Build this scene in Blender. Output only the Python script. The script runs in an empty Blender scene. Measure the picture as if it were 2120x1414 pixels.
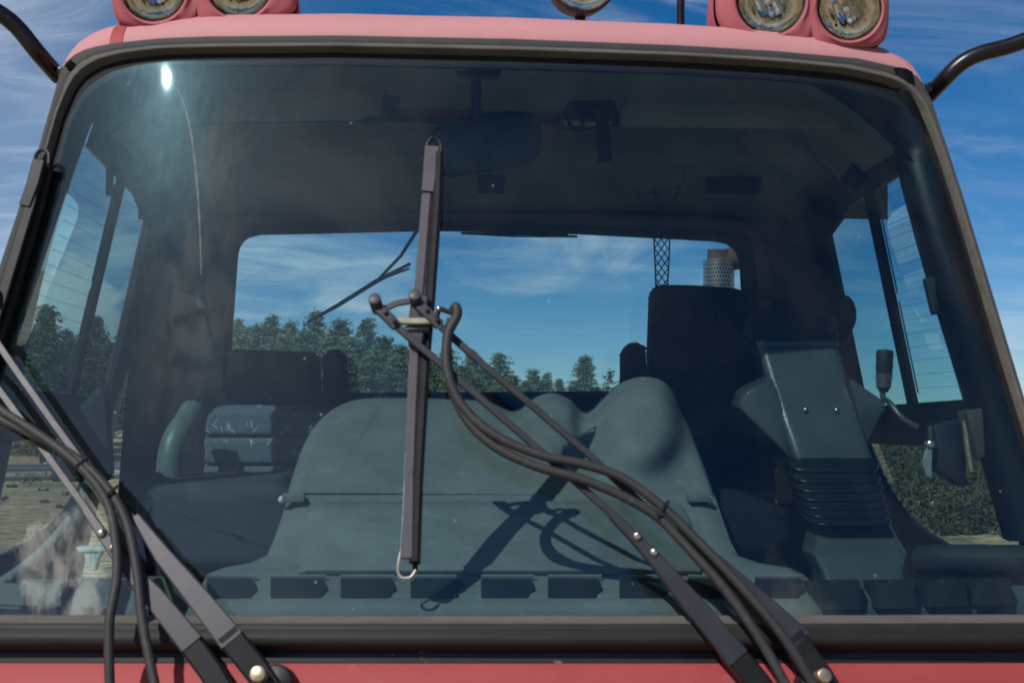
import bpy, bmesh, math, random
from mathutils import Vector, Matrix, noise as mnoise
R = math.radians
random.seed(7)
SC = bpy.context.scene
COL = SC.collection

# ------------------------------------------------------------------ camera
F_PX = 2944.0                                   # focal length in pixels of the 2120 px wide photograph
CAM = Vector((-.18, -2.75, 2.0))
YAW, PITCH, ROLL = R(3.5), math.atan(173/F_PX), .009
FWD = Vector((math.sin(YAW)*math.cos(PITCH), math.cos(YAW)*math.cos(PITCH), math.sin(PITCH)))
_r0 = Vector((math.cos(YAW), -math.sin(YAW), 0)); _u0 = _r0.cross(FWD)
RGT = (_r0*math.cos(ROLL) + _u0*math.sin(ROLL)).normalized()
UPV = RGT.cross(FWD).normalized()
cd = bpy.data.cameras.new('camera'); co = bpy.data.objects.new('camera', cd); COL.objects.link(co)
m = Matrix((RGT, UPV, -FWD)).transposed().to_4x4(); m.translation = CAM; co.matrix_world = m
cd.sensor_width = 36; cd.lens = F_PX/2120*36; cd.clip_start = .05; cd.clip_end = 6000
cd.dof.use_dof = True; cd.dof.focus_distance = 7.0; cd.dof.aperture_fstop = 7.5
SC.camera = co

# ------------------------------------------------------------------ sun and sky
SUN_AZ, SUN_EL = R(-38.5), R(43.5)                  # azimuth from -Y (front of the cab), negative to the left
SUN = Vector((math.sin(SUN_AZ)*math.cos(SUN_EL), -math.cos(SUN_AZ)*math.cos(SUN_EL), math.sin(SUN_EL)))
sl = bpy.data.lights.new('sun', 'SUN'); sl.energy = 3.8; sl.angle = R(.53); sl.color = (1, .955, .89)
so = bpy.data.objects.new('sun', sl); COL.objects.link(so)
so.rotation_euler = SUN.to_track_quat('Z', 'Y').to_euler(); so.location = SUN*50

W = bpy.data.worlds.new('World'); SC.world = W; W.use_nodes = True
def build_world():
    nt = W.node_tree; N = nt.nodes; L = nt.links; N.clear()
    def nd(t, **k):
        n = N.new(t)
        for a, b in k.items(): setattr(n, a, b)
        return n
    def mth(op, a, b=None, c=None):
        n = nd('ShaderNodeMath', operation=op)
        for i, v in enumerate((a, b, c)):
            if v is None: continue
            if isinstance(v, (int, float)): n.inputs[i].default_value = v
            else: L.new(v, n.inputs[i])
        return n.outputs[0]
    def ramp(x, a, b):
        n = nd('ShaderNodeMapRange', interpolation_type='SMOOTHSTEP')
        L.new(x, n.inputs[0]); n.inputs[1].default_value = a; n.inputs[2].default_value = b
        return n.outputs[0]
    sky = nd('ShaderNodeTexSky', sky_type='NISHITA', sun_disc=False)
    sky.sun_elevation = SUN_EL; sky.sun_rotation = math.atan2(SUN.x, SUN.y)
    sky.altitude = 1400; sky.air_density = .8; sky.dust_density = .25; sky.ozone_density = 3.2
    hs = nd('ShaderNodeHueSaturation'); L.new(sky.outputs[0], hs.inputs['Color']); hs.inputs['Saturation'].default_value = 1.36
    tc = nd('ShaderNodeTexCoord'); V = tc.outputs['Generated']
    sp = nd('ShaderNodeSeparateXYZ'); L.new(V, sp.inputs[0])
    zz = mth('ADD', mth('MAXIMUM', sp.outputs[2], 0.0), .16)
    cb = nd('ShaderNodeCombineXYZ')
    L.new(mth('DIVIDE', sp.outputs[0], zz), cb.inputs[0]); L.new(mth('DIVIDE', sp.outputs[1], zz), cb.inputs[1])
    def noise(vec, scale, detail, rough, dist=0., mapping=None):
        if mapping:
            mp = nd('ShaderNodeMapping'); L.new(vec, mp.inputs[0])
            mp.inputs['Location'].default_value = mapping[0]; mp.inputs['Rotation'].default_value = mapping[1]; mp.inputs['Scale'].default_value = mapping[2]
            vec = mp.outputs[0]
        n = nd('ShaderNodeTexNoise'); L.new(vec, n.inputs['Vector'])
        n.inputs['Scale'].default_value = scale; n.inputs['Detail'].default_value = detail
        n.inputs['Roughness'].default_value = rough; n.inputs['Distortion'].default_value = dist
        return n.outputs[0]
    # cirrus: wisps drawn out in one direction, gated by a broad patchiness
    wisp = noise(cb.outputs[0], 1.7, 9, .62, 1.3, ((.6, .2, 0), (0, 0, R(18)), (.75, 1.9, 1)))
    patch = noise(cb.outputs[0], .55, 4, .5, .4, ((2.1, 4.4, 0), (0, 0, 0), (1, 1, 1)))
    left = ramp(sp.outputs[0], .45, -.45)
    cir = mth('MULTIPLY', ramp(wisp, .42, .74), ramp(mth('ADD', patch, mth('MULTIPLY', left, .20)), .40, .72))
    low = noise(V, 2.3, 9, .60, 1.1, ((.3, .9, .2), (R(6), R(16), R(10)), (2.1, 2.1, 8.)))
    low = mth('MULTIPLY', mth('MULTIPLY', ramp(low, .43, .68), mth('MULTIPLY', ramp(sp.outputs[2], .27, .10), ramp(noise(V, 3.1, 5, .55, .5, ((5, 2, 1), (0, 0, 0), (1, 1, 3))), .34, .60))), mth('ADD', mth('MULTIPLY', ramp(mth('ABSOLUTE', sp.outputs[0]), .30, .18), .75), .35))
    veil = mth('ADD', mth('MULTIPLY', ramp(sp.outputs[0], .0, -.36), .30), low)
    cir = mth('MINIMUM', mth('ADD', mth('MULTIPLY', cir, .62), veil), 1.)
    # cumulus banks: soft discs in given directions broken up by noise
    def bank(az, el, rad, soft, seed, sq=1.7, amp=3.2):
        d = Vector((math.sin(R(az))*math.cos(R(el)), math.cos(R(az))*math.cos(R(el)), math.sin(R(el))))
        dp = nd('ShaderNodeVectorMath', operation='SUBTRACT'); L.new(V, dp.inputs[0]); dp.inputs[1].default_value = d
        mu = nd('ShaderNodeVectorMath', operation='MULTIPLY'); L.new(dp.outputs[0], mu.inputs[0]); mu.inputs[1].default_value = (1, 1, sq)
        ln = nd('ShaderNodeVectorMath', operation='LENGTH'); L.new(mu.outputs[0], ln.inputs[0])
        nz = noise(V, min(24, 60/rad), 9, .62, .3, ((seed, seed*.7, 0), (0, 0, 0), (1, 1, 1)))
        x = mth('ADD', mth('DIVIDE', ln.outputs['Value'], math.sin(R(rad))), mth('MULTIPLY', mth('SUBTRACT', nz, .5), amp))
        return ramp(x, 1.0 + soft, 1.0 - soft)
    cum = None
    for b in BANKS:
        o = bank(*b); cum = o if cum is None else mth('MAXIMUM', cum, o)
    mix1 = nd('ShaderNodeMix', data_type='RGBA'); L.new(cir, mix1.inputs[0]); L.new(hs.outputs[0], mix1.inputs[6]); mix1.inputs[7].default_value = (7.6, 8.6, 10.0, 1)
    shade = noise(V, 5, 6, .6, 0, ((3, 1, 5), (0, 0, 0), (1, 1, 1)))
    cc = nd('ShaderNodeMix', data_type='RGBA'); L.new(ramp(shade, .3, .7), cc.inputs[0]); cc.inputs[6].default_value = (5.0, 5.2, 5.6, 1); cc.inputs[7].default_value = (11, 11, 11, 1)
    mix2 = nd('ShaderNodeMix', data_type='RGBA'); L.new(cum, mix2.inputs[0]); L.new(mix1.outputs[2], mix2.inputs[6]); L.new(cc.outputs[2], mix2.inputs[7])
    fine = ramp(noise(V, 26, 8, .62, .6, ((1.7, 3, 5), (0, 0, 0), (1, 1, 1.5))), .30, .62)
    last = mix2.outputs[2]                           # cumulus near the sun, brightly lit
    for lst, colr, k in ((BRIGHT, (40, 39, 37, 1), 1.), (FAINT, (13, 12.8, 12.6, 1), .7)):
        o = None
        for b in lst: q = bank(*b); o = q if o is None else mth('MAXIMUM', o, q)
        mx3 = nd('ShaderNodeMix', data_type='RGBA'); L.new(mth('MULTIPLY', mth('MULTIPLY', o, k), fine), mx3.inputs[0]); L.new(last, mx3.inputs[6]); mx3.inputs[7].default_value = colr; last = mx3.outputs[2]
    bg = nd('ShaderNodeBackground'); L.new(last, bg.inputs[0]); bg.inputs[1].default_value = .075
    ou = nd('ShaderNodeOutputWorld'); L.new(bg.outputs[0], ou.inputs[0])
#        az (0 = +Y, behind the cab), elevation, radius, softness, seed
BANKS = [(-13.8, 4.3, 2.2, .25, 1.3, 1.4), (150, 16, 9, .4, 5.2, 1.6)]
BRIGHT = [(-141.0, 25.6, 1.7, .3, 4.1, .9, 3.8), (-138.2, 23.2, 2.0, .3, 6.6, 1.5, 3.8), (-142.6, 22.4, 2.2, .3, 9.2, 1.5, 3.8)]
FAINT = [(-148.6, 35.6, 3.0, 1.0, 2.6, .5), (-148.9, 41.8, 1.9, .8, 3.7, 1.3)]
build_world()

SC.view_settings.view_transform = 'Standard'; SC.view_settings.look = 'None'
SC.view_settings.gamma = 1; SC.view_settings.exposure = 0; SC.view_settings.use_curve_mapping = False
SC.render.engine = 'CYCLES'
cy = SC.cycles
cy.max_bounces = 12; cy.diffuse_bounces = 4; cy.glossy_bounces = 4; cy.transparent_max_bounces = 24
cy.use_denoising = True; cy.caustics_reflective = False; cy.caustics_refractive = False; cy.sample_clamp_indirect = 4

# ------------------------------------------------------------------ pixel <-> world helpers (used once, to lay real geometry out)
def ray(px, py): return FWD + RGT*((px-1060)/F_PX) + UPV*((707-py)/F_PX)
def at(px, py, Y):
    d = ray(px, py); return CAM + d*((Y-CAM.y)/d.y)
ZB, TILT, RC = 1.633, .30, 4.2                  # windscreen: foot height, rake, curvature radius
def ws_y(x, z): return TILT*(z-ZB) + x*x/(2*RC)
def ws_n(x, z): return Vector((x/RC, -1, TILT)).normalized()
def ws(px, py, off=0.):
    d = ray(px, py); t = 2.8
    for _ in range(25):
        p = CAM + d*t; t += (ws_y(p.x, p.z)-p.y)/d.y
    p = CAM + d*t
    return p + ws_n(p.x, p.z)*off if off else p
def half(z):                                    # half width of the cab shell at height z
    q = z-2.05; return 1.09 - .05*q - .18*q*abs(q)
def lerp(a, b, t): return a + (b-a)*t

# ------------------------------------------------------------------ materials
def mat(name, color, rough=.6, amt=.15, scale=12., metal=0., bump=0., bscale=60., spec=.5, coat=0., dirt=None, stretch=(1, 1, 1)):
    mt = bpy.data.materials.new(name); mt.use_nodes = True
    nt = mt.node_tree; N = nt.nodes; L = nt.links; p = N['Principled BSDF']
    p.inputs['Roughness'].default_value = rough; p.inputs['Metallic'].default_value = metal
    p.inputs['Specular IOR Level'].default_value = spec; p.inputs['Coat Weight'].default_value = coat
    tc = N.new('ShaderNodeTexCoord'); mp = N.new('ShaderNodeMapping'); L.new(tc.outputs['Object'], mp.inputs[0]); mp.inputs['Scale'].default_value = stretch
    nz = N.new('ShaderNodeTexNoise'); L.new(mp.outputs[0], nz.inputs['Vector']); nz.inputs['Scale'].default_value = scale; nz.inputs['Detail'].default_value = 7; nz.inputs['Roughness'].default_value = .65
    mr = N.new('ShaderNodeMapRange'); L.new(nz.outputs[0], mr.inputs[0]); mr.inputs[1].default_value = .25; mr.inputs[2].default_value = .75
    mx = N.new('ShaderNodeMix'); mx.data_type = 'RGBA'; L.new(mr.outputs[0], mx.inputs[0])
    mx.inputs[6].default_value = (*[c*(1-amt) for c in color], 1); mx.inputs[7].default_value = (*[min(1, c*(1+amt)) for c in color], 1)
    out = mx.outputs[2]
    if dirt:                                    # (colour, low, high, scale): specks and stains with a shape of their own
        n2 = N.new('ShaderNodeTexNoise'); L.new(tc.outputs['Object'], n2.inputs['Vector']); n2.inputs['Scale'].default_value = dirt[3]; n2.inputs['Detail'].default_value = 9; n2.inputs['Roughness'].default_value = .7
        m2 = N.new('ShaderNodeMapRange'); L.new(n2.outputs[0], m2.inputs[0]); m2.inputs[1].default_value = dirt[1]; m2.inputs[2].default_value = dirt[2]
        x2 = N.new('ShaderNodeMix'); x2.data_type = 'RGBA'; L.new(m2.outputs[0], x2.inputs[0]); L.new(out, x2.inputs[6]); x2.inputs[7].default_value = (*dirt[0], 1)
        out = x2.outputs[2]
    L.new(out, p.inputs['Base Color'])
    mr2 = N.new('ShaderNodeMapRange'); L.new(nz.outputs[0], mr2.inputs[0]); mr2.inputs[3].default_value = max(0.02, rough-.08); mr2.inputs[4].default_value = min(1, rough+.1); L.new(mr2.outputs[0], p.inputs['Roughness'])
    if bump:
        nb = N.new('ShaderNodeTexNoise'); L.new(tc.outputs['Object'], nb.inputs['Vector']); nb.inputs['Scale'].default_value = bscale; nb.inputs['Detail'].default_value = 4
        bp = N.new('ShaderNodeBump'); L.new(nb.outputs[0], bp.inputs['Height']); bp.inputs['Strength'].default_value = bump; bp.inputs['Distance'].default_value = .004
        L.new(bp.outputs[0], p.inputs['Normal'])
    return mt

def glass(name, tint, k=1.7, rough=0., dust=.02, dscale=5., halo=0., wires=False, scratches=False):
    mt = bpy.data.materials.new(name); mt.use_nodes = True
    nt = mt.node_tree; N = nt.nodes; L = nt.links; N.clear()
    def mth(op, a, b):
        n = N.new('ShaderNodeMath'); n.operation = op
        for i, v in enumerate((a, b)):
            if isinstance(v, (int, float)): n.inputs[i].default_value = v
            else: L.new(v, n.inputs[i])
        return n.outputs[0]
    tr = N.new('ShaderNodeBsdfTransparent'); tr.inputs[0].default_value = (*tint, 1)
    gl = N.new('ShaderNodeBsdfGlossy'); gl.inputs['Roughness'].default_value = rough; gl.inputs[0].default_value = (1, 1, 1, 1)
    # Schlick reflectance from the facing angle, the same from either side of the sheet
    lw = N.new('ShaderNodeLayerWeight'); lw.inputs[0].default_value = .5
    fac = mth('MULTIPLY', mth('ADD', mth('MULTIPLY', mth('POWER', lw.outputs['Facing'], 5.), .96), .042), k)
    fac = mth('MINIMUM', fac, 1.)
    mx = N.new('ShaderNodeMixShader'); L.new(fac, mx.inputs[0]); L.new(tr.outputs[0], mx.inputs[1]); L.new(gl.outputs[0], mx.inputs[2])
    last = mx.outputs[0]
    tc = N.new('ShaderNodeTexCoord')
    if halo:
        fs = []
        for sc_, st, lo, hi in ((70., (1, 1, .12), .3, .75), (3.5, (1, 1, .7), .3, .72)):      # wiper-combed film and broad smears
            fm = N.new('ShaderNodeMapping'); L.new(tc.outputs['Object'], fm.inputs[0]); fm.inputs['Scale'].default_value = st
            fn = N.new('ShaderNodeTexNoise'); L.new(fm.outputs[0], fn.inputs['Vector']); fn.inputs['Scale'].default_value = sc_; fn.inputs['Detail'].default_value = 8; fn.inputs['Roughness'].default_value = .7
            fr_ = N.new('ShaderNodeMapRange'); L.new(fn.outputs[0], fr_.inputs[0]); fr_.inputs[1].default_value = lo; fr_.inputs[2].default_value = hi; fr_.inputs[3].default_value = (.78 if sc_ > 10 else .62); fr_.inputs[4].default_value = (1.22 if sc_ > 10 else 1.38); fs.append(fr_.outputs[0])
        film = mth('MULTIPLY', fs[0], fs[1])
        for rg, hf in ((.055, halo*.06), (.22, halo*.7), (.36, halo*.7)):      # dust and wiper haze scatter the sun a little, tinted blue for reflected sky
            g2 = N.new('ShaderNodeBsdfGlossy'); g2.inputs['Roughness'].default_value = rg; g2.inputs[0].default_value = (.4, .8, 1, 1)
            m2 = N.new('ShaderNodeMixShader'); L.new(mth('MULTIPLY', film, hf), m2.inputs[0]); L.new(last, m2.inputs[1]); L.new(g2.outputs[0], m2.inputs[2]); last = m2.outputs[0]
    if dust:
        nz = N.new('ShaderNodeTexNoise'); mp = N.new('ShaderNodeMapping'); L.new(tc.outputs['Object'], mp.inputs[0]); mp.inputs['Scale'].default_value = (1, 1, .6); L.new(mp.outputs[0], nz.inputs['Vector'])
        nz.inputs['Scale'].default_value = dscale; nz.inputs['Detail'].default_value = 8; nz.inputs['Roughness'].default_value = .7
        mr = N.new('ShaderNodeMapRange'); L.new(nz.outputs[0], mr.inputs[0]); mr.inputs[1].default_value = .35; mr.inputs[2].default_value = .75
        d = mth('MULTIPLY', mr.outputs[0], mth('MULTIPLY', film, dust) if halo else dust)
        # fine specks
        vo = N.new('ShaderNodeTexVoronoi'); L.new(tc.outputs['Object'], vo.inputs['Vector']); vo.inputs['Scale'].default_value = 26
        lt = mth('LESS_THAN', vo.outputs['Distance'], .07)
        sel = N.new('ShaderNodeSeparateColor'); L.new(vo.outputs['Color'], sel.inputs[0])
        spk = mth('MULTIPLY', mth('MULTIPLY', lt, mth('GREATER_THAN', sel.outputs[0], .93)), .22)
        d = mth('ADD', d, spk)
        df = N.new('ShaderNodeBsdfDiffuse'); df.inputs[0].default_value = (.55, .55, .52, 1)
        m3 = N.new('ShaderNodeMixShader'); L.new(d, m3.inputs[0]); L.new(last, m3.inputs[1]); L.new(df.outputs[0], m3.inputs[2]); last = m3.outputs[0]
    ou = N.new('ShaderNodeOutputMaterial'); L.new(last, ou.inputs[0])
    return mt

def fabric_mat():                               # dark grey seat cloth with short pale dashes woven in at odd angles
    mt = mat('patterned seat cloth', (.12, .125, .145), .98, .2, 90, spec=.1, bump=.3, bscale=500)
    nt = mt.node_tree; N = nt.nodes; L = nt.links; p = N['Principled BSDF']
    old = p.inputs['Base Color'].links[0].from_socket
    tc = N.new('ShaderNodeTexCoord'); cur = old
    for ang, off in ((35, 0), (-50, 3.3), (80, 7.1)):
        mp = N.new('ShaderNodeMapping'); L.new(tc.outputs['Object'], mp.inputs[0])
        mp.inputs['Rotation'].default_value = (0, R(ang), 0); mp.vector_type = 'TEXTURE'; mp.inputs['Location'].default_value = (off, 0, off); mp.inputs['Scale'].default_value = (1/19, 1, 1/150)
        vo = N.new('ShaderNodeTexVoronoi'); vo.voronoi_dimensions = '3D'; L.new(mp.outputs[0], vo.inputs['Vector']); vo.inputs['Scale'].default_value = 1
        sc = N.new('ShaderNodeSeparateColor'); L.new(vo.outputs['Color'], sc.inputs[0])
        a = N.new('ShaderNodeMath'); a.operation = 'LESS_THAN'; L.new(vo.outputs['Distance'], a.inputs[0]); a.inputs[1].default_value = .22
        b = N.new('ShaderNodeMath'); b.operation = 'GREATER_THAN'; L.new(sc.outputs[0], b.inputs[0]); b.inputs[1].default_value = .84
        c = N.new('ShaderNodeMath'); c.operation = 'MULTIPLY'; L.new(a.outputs[0], c.inputs[0]); L.new(b.outputs[0], c.inputs[1])
        mx = N.new('ShaderNodeMix'); mx.data_type = 'RGBA'; L.new(c.outputs[0], mx.inputs[0]); L.new(cur, mx.inputs[6]); mx.inputs[7].default_value = (.42, .42, .40, 1); cur = mx.outputs[2]
    L.new(cur, p.inputs['Base Color'])
    return mt

M = dict(
    red=mat('faded red paint', (.34, .055, .058), .62, .08, 6, spec=.3, dirt=((.40, .12, .12), .60, .85, 9), bump=.04, bscale=150),
    pink=mat('chalky sun faded red paint', (.52, .235, .245), .7, .05, 5, dirt=((.56, .31, .32), .55, .9, 7), bump=.05, bscale=120),
    pod=mat('faded red plastic housing', (.40, .105, .125), .65, .07, 8, spec=.3, bump=.05, bscale=200),
    seal=mat('weathered grey rubber', (.105, .098, .088), .8, .28, 30, spec=.25, bump=.25, bscale=140, dirt=((.16, .145, .125), .58, .85, 40), stretch=(.25, 1, 1)),
    flap=mat('dark grey rubber flap', (.052, .051, .052), .7, .2, 20, spec=.3, dirt=((.10, .09, .08), .62, .85, 30)),
    black=mat('black rubber', (.010, .010, .010), .65, .2, 30, spec=.2),
    rubber=mat('clean black rubber', (.020, .020, .019), .6, .25, 30, spec=.3, dirt=((.07, .062, .05), .60, .85, 30), stretch=(.2, 1, 1)),
    trim=mat('dark grey painted strip', (.020, .020, .025), .5, .2, 20, spec=.3, dirt=((.30, .16, .15), .66, .70, 15)),
    steel=mat('satin black painted steel', (.056, .054, .065), .45, .12, 25, spec=.35, bump=.05, bscale=180),
    blade=mat('satin grey blade carrier', (.085, .080, .094), .45, .12, 25, spec=.35, bump=.05, bscale=180),
    arm=mat('dark painted wiper arm', (.032, .033, .041), .45, .15, 25, spec=.35, dirt=((.12, .10, .085), .66, .80, 70)),
    steel2=mat('black painted steel', (.014, .014, .017), .45, .2, 25, spec=.3),
    hose=mat('black rubber hose', (.027, .027, .028), .62, .25, 40, dirt=((.12, .105, .09), .58, .8, 60)),
    chrome=mat('zinc plated steel', (.62, .60, .56), .28, .2, 60, metal=1),
    rust=mat('tarnished bolt head', (.50, .40, .27), .4, .35, 90, metal=.85),
    tube=mat('black powder coated tube', (.008, .008, .010), .30, .2, 20, spec=.4, dirt=((.10, .06, .03), .64, .75, 30)),
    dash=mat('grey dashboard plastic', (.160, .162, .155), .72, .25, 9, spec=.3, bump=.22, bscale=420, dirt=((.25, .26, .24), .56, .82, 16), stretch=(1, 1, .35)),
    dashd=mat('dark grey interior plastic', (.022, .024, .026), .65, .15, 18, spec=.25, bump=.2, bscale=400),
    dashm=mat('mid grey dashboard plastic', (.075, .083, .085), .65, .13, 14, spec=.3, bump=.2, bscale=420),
    hole=mat('black plastic opening', (.012, .014, .017), .6, .2, 20),
    liner=mat('brown grey headliner cloth', (.24, .22, .195), .95, .12, 20, bump=.2, bscale=300),
    visor=mat('beige sun visor vinyl', (.22, .195, .165), .8, .1, 14),
    shelf=mat('brown grey storage shelf', (.17, .155, .14), .9, .12, 20),
    inner=mat('dark cab lining', (.013, .016, .020), .9, .15, 12, spec=.12),
    seat=mat('black seat cloth', (.012, .013, .016), .95, .2, 40, spec=.15, bump=.3, bscale=400),
    cushion=mat('blue grey seat cloth', (.045, .052, .066), .95, .2, 60, spec=.2),
    leather=mat('worn grey green vinyl', (.105, .12, .105), .42, .15, 20, bump=.1, bscale=250),
    dark=mat('black pillar cover', (.005, .006, .009), .4, .2, 12, spec=.15),
    tower=mat('dark grey steering tower plastic', (.060, .067, .068), .24, .12, 16, spec=.75, bump=.15, bscale=450),
    bellows=mat('black rubber bellows', (.006, .0065, .007), .36, .15, 20),
    rustpipe=mat('rust brown exhaust steel', (.085, .038, .028), .8, .35, 18, bump=.4, bscale=60),
    perf=mat('stainless sheet', (.34, .33, .30), .45, .3, 30, metal=1),
    dull=mat('dull bare wire', (.40, .39, .37), .5, .2, 60, metal=.5),
    white=mat('pale grey plastic', (.62, .66, .60), .5, .05, 20),
    yellow=mat('yellowed label', (.22, .14, .025), .7, .25, 20),
    cord=mat('dark braided cord', (.02, .02, .022), .9, .2, 50),
    refl=mat('lamp reflector', (.82, .80, .75), .08, .25, 40, metal=1, bump=.35, bscale=45),
    mirror=mat('interior mirror back', (.010, .013, .02), .4, .1, 20),
    bark=mat('pine bark', (.09, .06, .042), .9, .3, 6, bump=.5, bscale=20),
    concrete=mat('concrete kerb', (.36, .34, .30), .9, .15, 3),
    galv=mat('galvanised rail steel', (.48, .50, .52), .45, .15, 4, metal=.6),
    cloth=fabric_mat(),
)
M['wind'] = glass('tinted windscreen glass', (.60, .76, .77), 1.8, .006, .012, 3.2, halo=.0019)
M['side'] = glass('blue tinted side glass', (.55, .82, .88), 1.6, .005, .012, 3.)
M['rear'] = glass('tinted rear glass', (.84, .93, .94), 1.5, 0., .010, 3.)
M['clear'] = glass('clear lower door glass', (.92, .95, .92), 1.4, .005, .008, 3.)
def lens_mat():
    mt = bpy.data.materials.new('fluted lamp glass'); mt.use_nodes = True; p = mt.node_tree.nodes['Principled BSDF']
    p.inputs['Base Color'].default_value = (.97, .96, .92, 1); p.inputs['Transmission Weight'].default_value = 1; p.inputs['Roughness'].default_value = .03; p.inputs['IOR'].default_value = 1.25
    return mt
M['lens'] = lens_mat()

def leaf_mat(name, a, b):
    mt = bpy.data.materials.new(name); mt.use_nodes = True
    nt = mt.node_tree; N = nt.nodes; L = nt.links; p = N['Principled BSDF']
    at_ = N.new('ShaderNodeAttribute'); at_.attribute_name = 'tone'
    oi = N.new('ShaderNodeObjectInfo')
    mx = N.new('ShaderNodeMix'); mx.data_type = 'RGBA'; L.new(at_.outputs['Fac'], mx.inputs[0]); mx.inputs[6].default_value = (*a, 1); mx.inputs[7].default_value = (*b, 1)
    hs = N.new('ShaderNodeHueSaturation'); L.new(mx.outputs[2], hs.inputs['Color'])
    mr = N.new('ShaderNodeMapRange'); L.new(oi.outputs['Random'], mr.inputs[0]); mr.inputs[3].default_value = .75; mr.inputs[4].default_value = 1.25; L.new(mr.outputs[0], hs.inputs['Value'])
    L.new(hs.outputs[0], p.inputs['Base Color']); p.inputs['Roughness'].default_value = .7; p.inputs['Specular IOR Level'].default_value = .25
    return mt
M['needles'] = leaf_mat('pine needles', (.082, .104, .046), (.155, .168, .074))
M['brush'] = leaf_mat('dry green brush', (.040, .062, .023), (.14, .145, .058))
for n_ in M['brush'].node_tree.nodes:
    if n_.type == 'MIX': n_.inputs[7].default_value = (.125, .125, .055, 1)

def ground_mat():
    mt = mat('stony dry ground', (.38, .285, .165), .95, .3, .5, bump=.9, bscale=9, dirt=((.13, .15, .06), .52, .62, .16))
    nt = mt.node_tree; N = nt.nodes; L = nt.links; p = N['Principled BSDF']
    cur = p.inputs['Base Color'].links[0].from_socket
    tc = N.new('ShaderNodeTexCoord'); vo = N.new('ShaderNodeTexVoronoi'); L.new(tc.outputs['Object'], vo.inputs['Vector']); vo.inputs['Scale'].default_value = 5
    sc = N.new('ShaderNodeSeparateColor'); L.new(vo.outputs['Color'], sc.inputs[0])
    mr = N.new('ShaderNodeMapRange'); L.new(sc.outputs[0], mr.inputs[0]); mr.inputs[3].default_value = .5; mr.inputs[4].default_value = 1.5
    mx = N.new('ShaderNodeMix'); mx.data_type = 'RGBA'; mx.blend_type = 'MULTIPLY'; mx.inputs[0].default_value = 1; L.new(cur, mx.inputs[6]); L.new(mr.outputs[0], mx.inputs[7])
    L.new(mx.outputs[2], p.inputs['Base Color'])
    for n in N:
        if n.type == 'BUMP': n.inputs['Distance'].default_value = .06
    return mt
M['ground'] = ground_mat()

# ------------------------------------------------------------------ mesh builders
ORG = {}
def link(name, me, mt, parent):
    o = bpy.data.objects.new(name, me); COL.objects.link(o)
    if mt is not None: me.materials.append(mt)
    if parent is not None: o.parent = parent
    return o
def empty(name, loc):
    o = bpy.data.objects.new(name, None); COL.objects.link(o); o.location = loc; o.empty_display_size = .2
    ORG[o.name] = Vector(loc); return o
def tag(o, label=None, cat=None, group=None, kind=None):
    for k, v in (('label', label), ('category', cat), ('group', group), ('kind', kind)):
        if v: o[k] = v
    return o
def catmull(pts, seg=8):
    pts = [Vector(p) for p in pts]; out = []
    for i in range(len(pts)-1):
        p0 = pts[max(i-1, 0)]; p1 = pts[i]; p2 = pts[i+1]; p3 = pts[min(i+2, len(pts)-1)]
        for k in range(seg):
            t = k/seg
            out.append(.5*((2*p1) + (p2-p0)*t + (2*p0-5*p1+4*p2-p3)*t*t + (3*p1-p0-3*p2+p3)*t**3))
    out.append(pts[-1]); return out
def round_poly(pts, r, n=5):
    pts = [Vector(p) for p in pts]; out = []; k = len(pts)
    for i, p in enumerate(pts):
        a, b = pts[i-1], pts[(i+1) % k]; ri = r[i] if isinstance(r, (list, tuple)) else r
        if ri <= 0: out.append(p); continue
        ra = min(ri, (a-p).length*.48); rb = min(ri, (b-p).length*.48)
        s, e = p+(a-p).normalized()*ra, p+(b-p).normalized()*rb
        for j in range(n+1):
            t = j/n; out.append((1-t)**2*s + 2*t*(1-t)*p + t*t*e)
    return out
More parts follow.
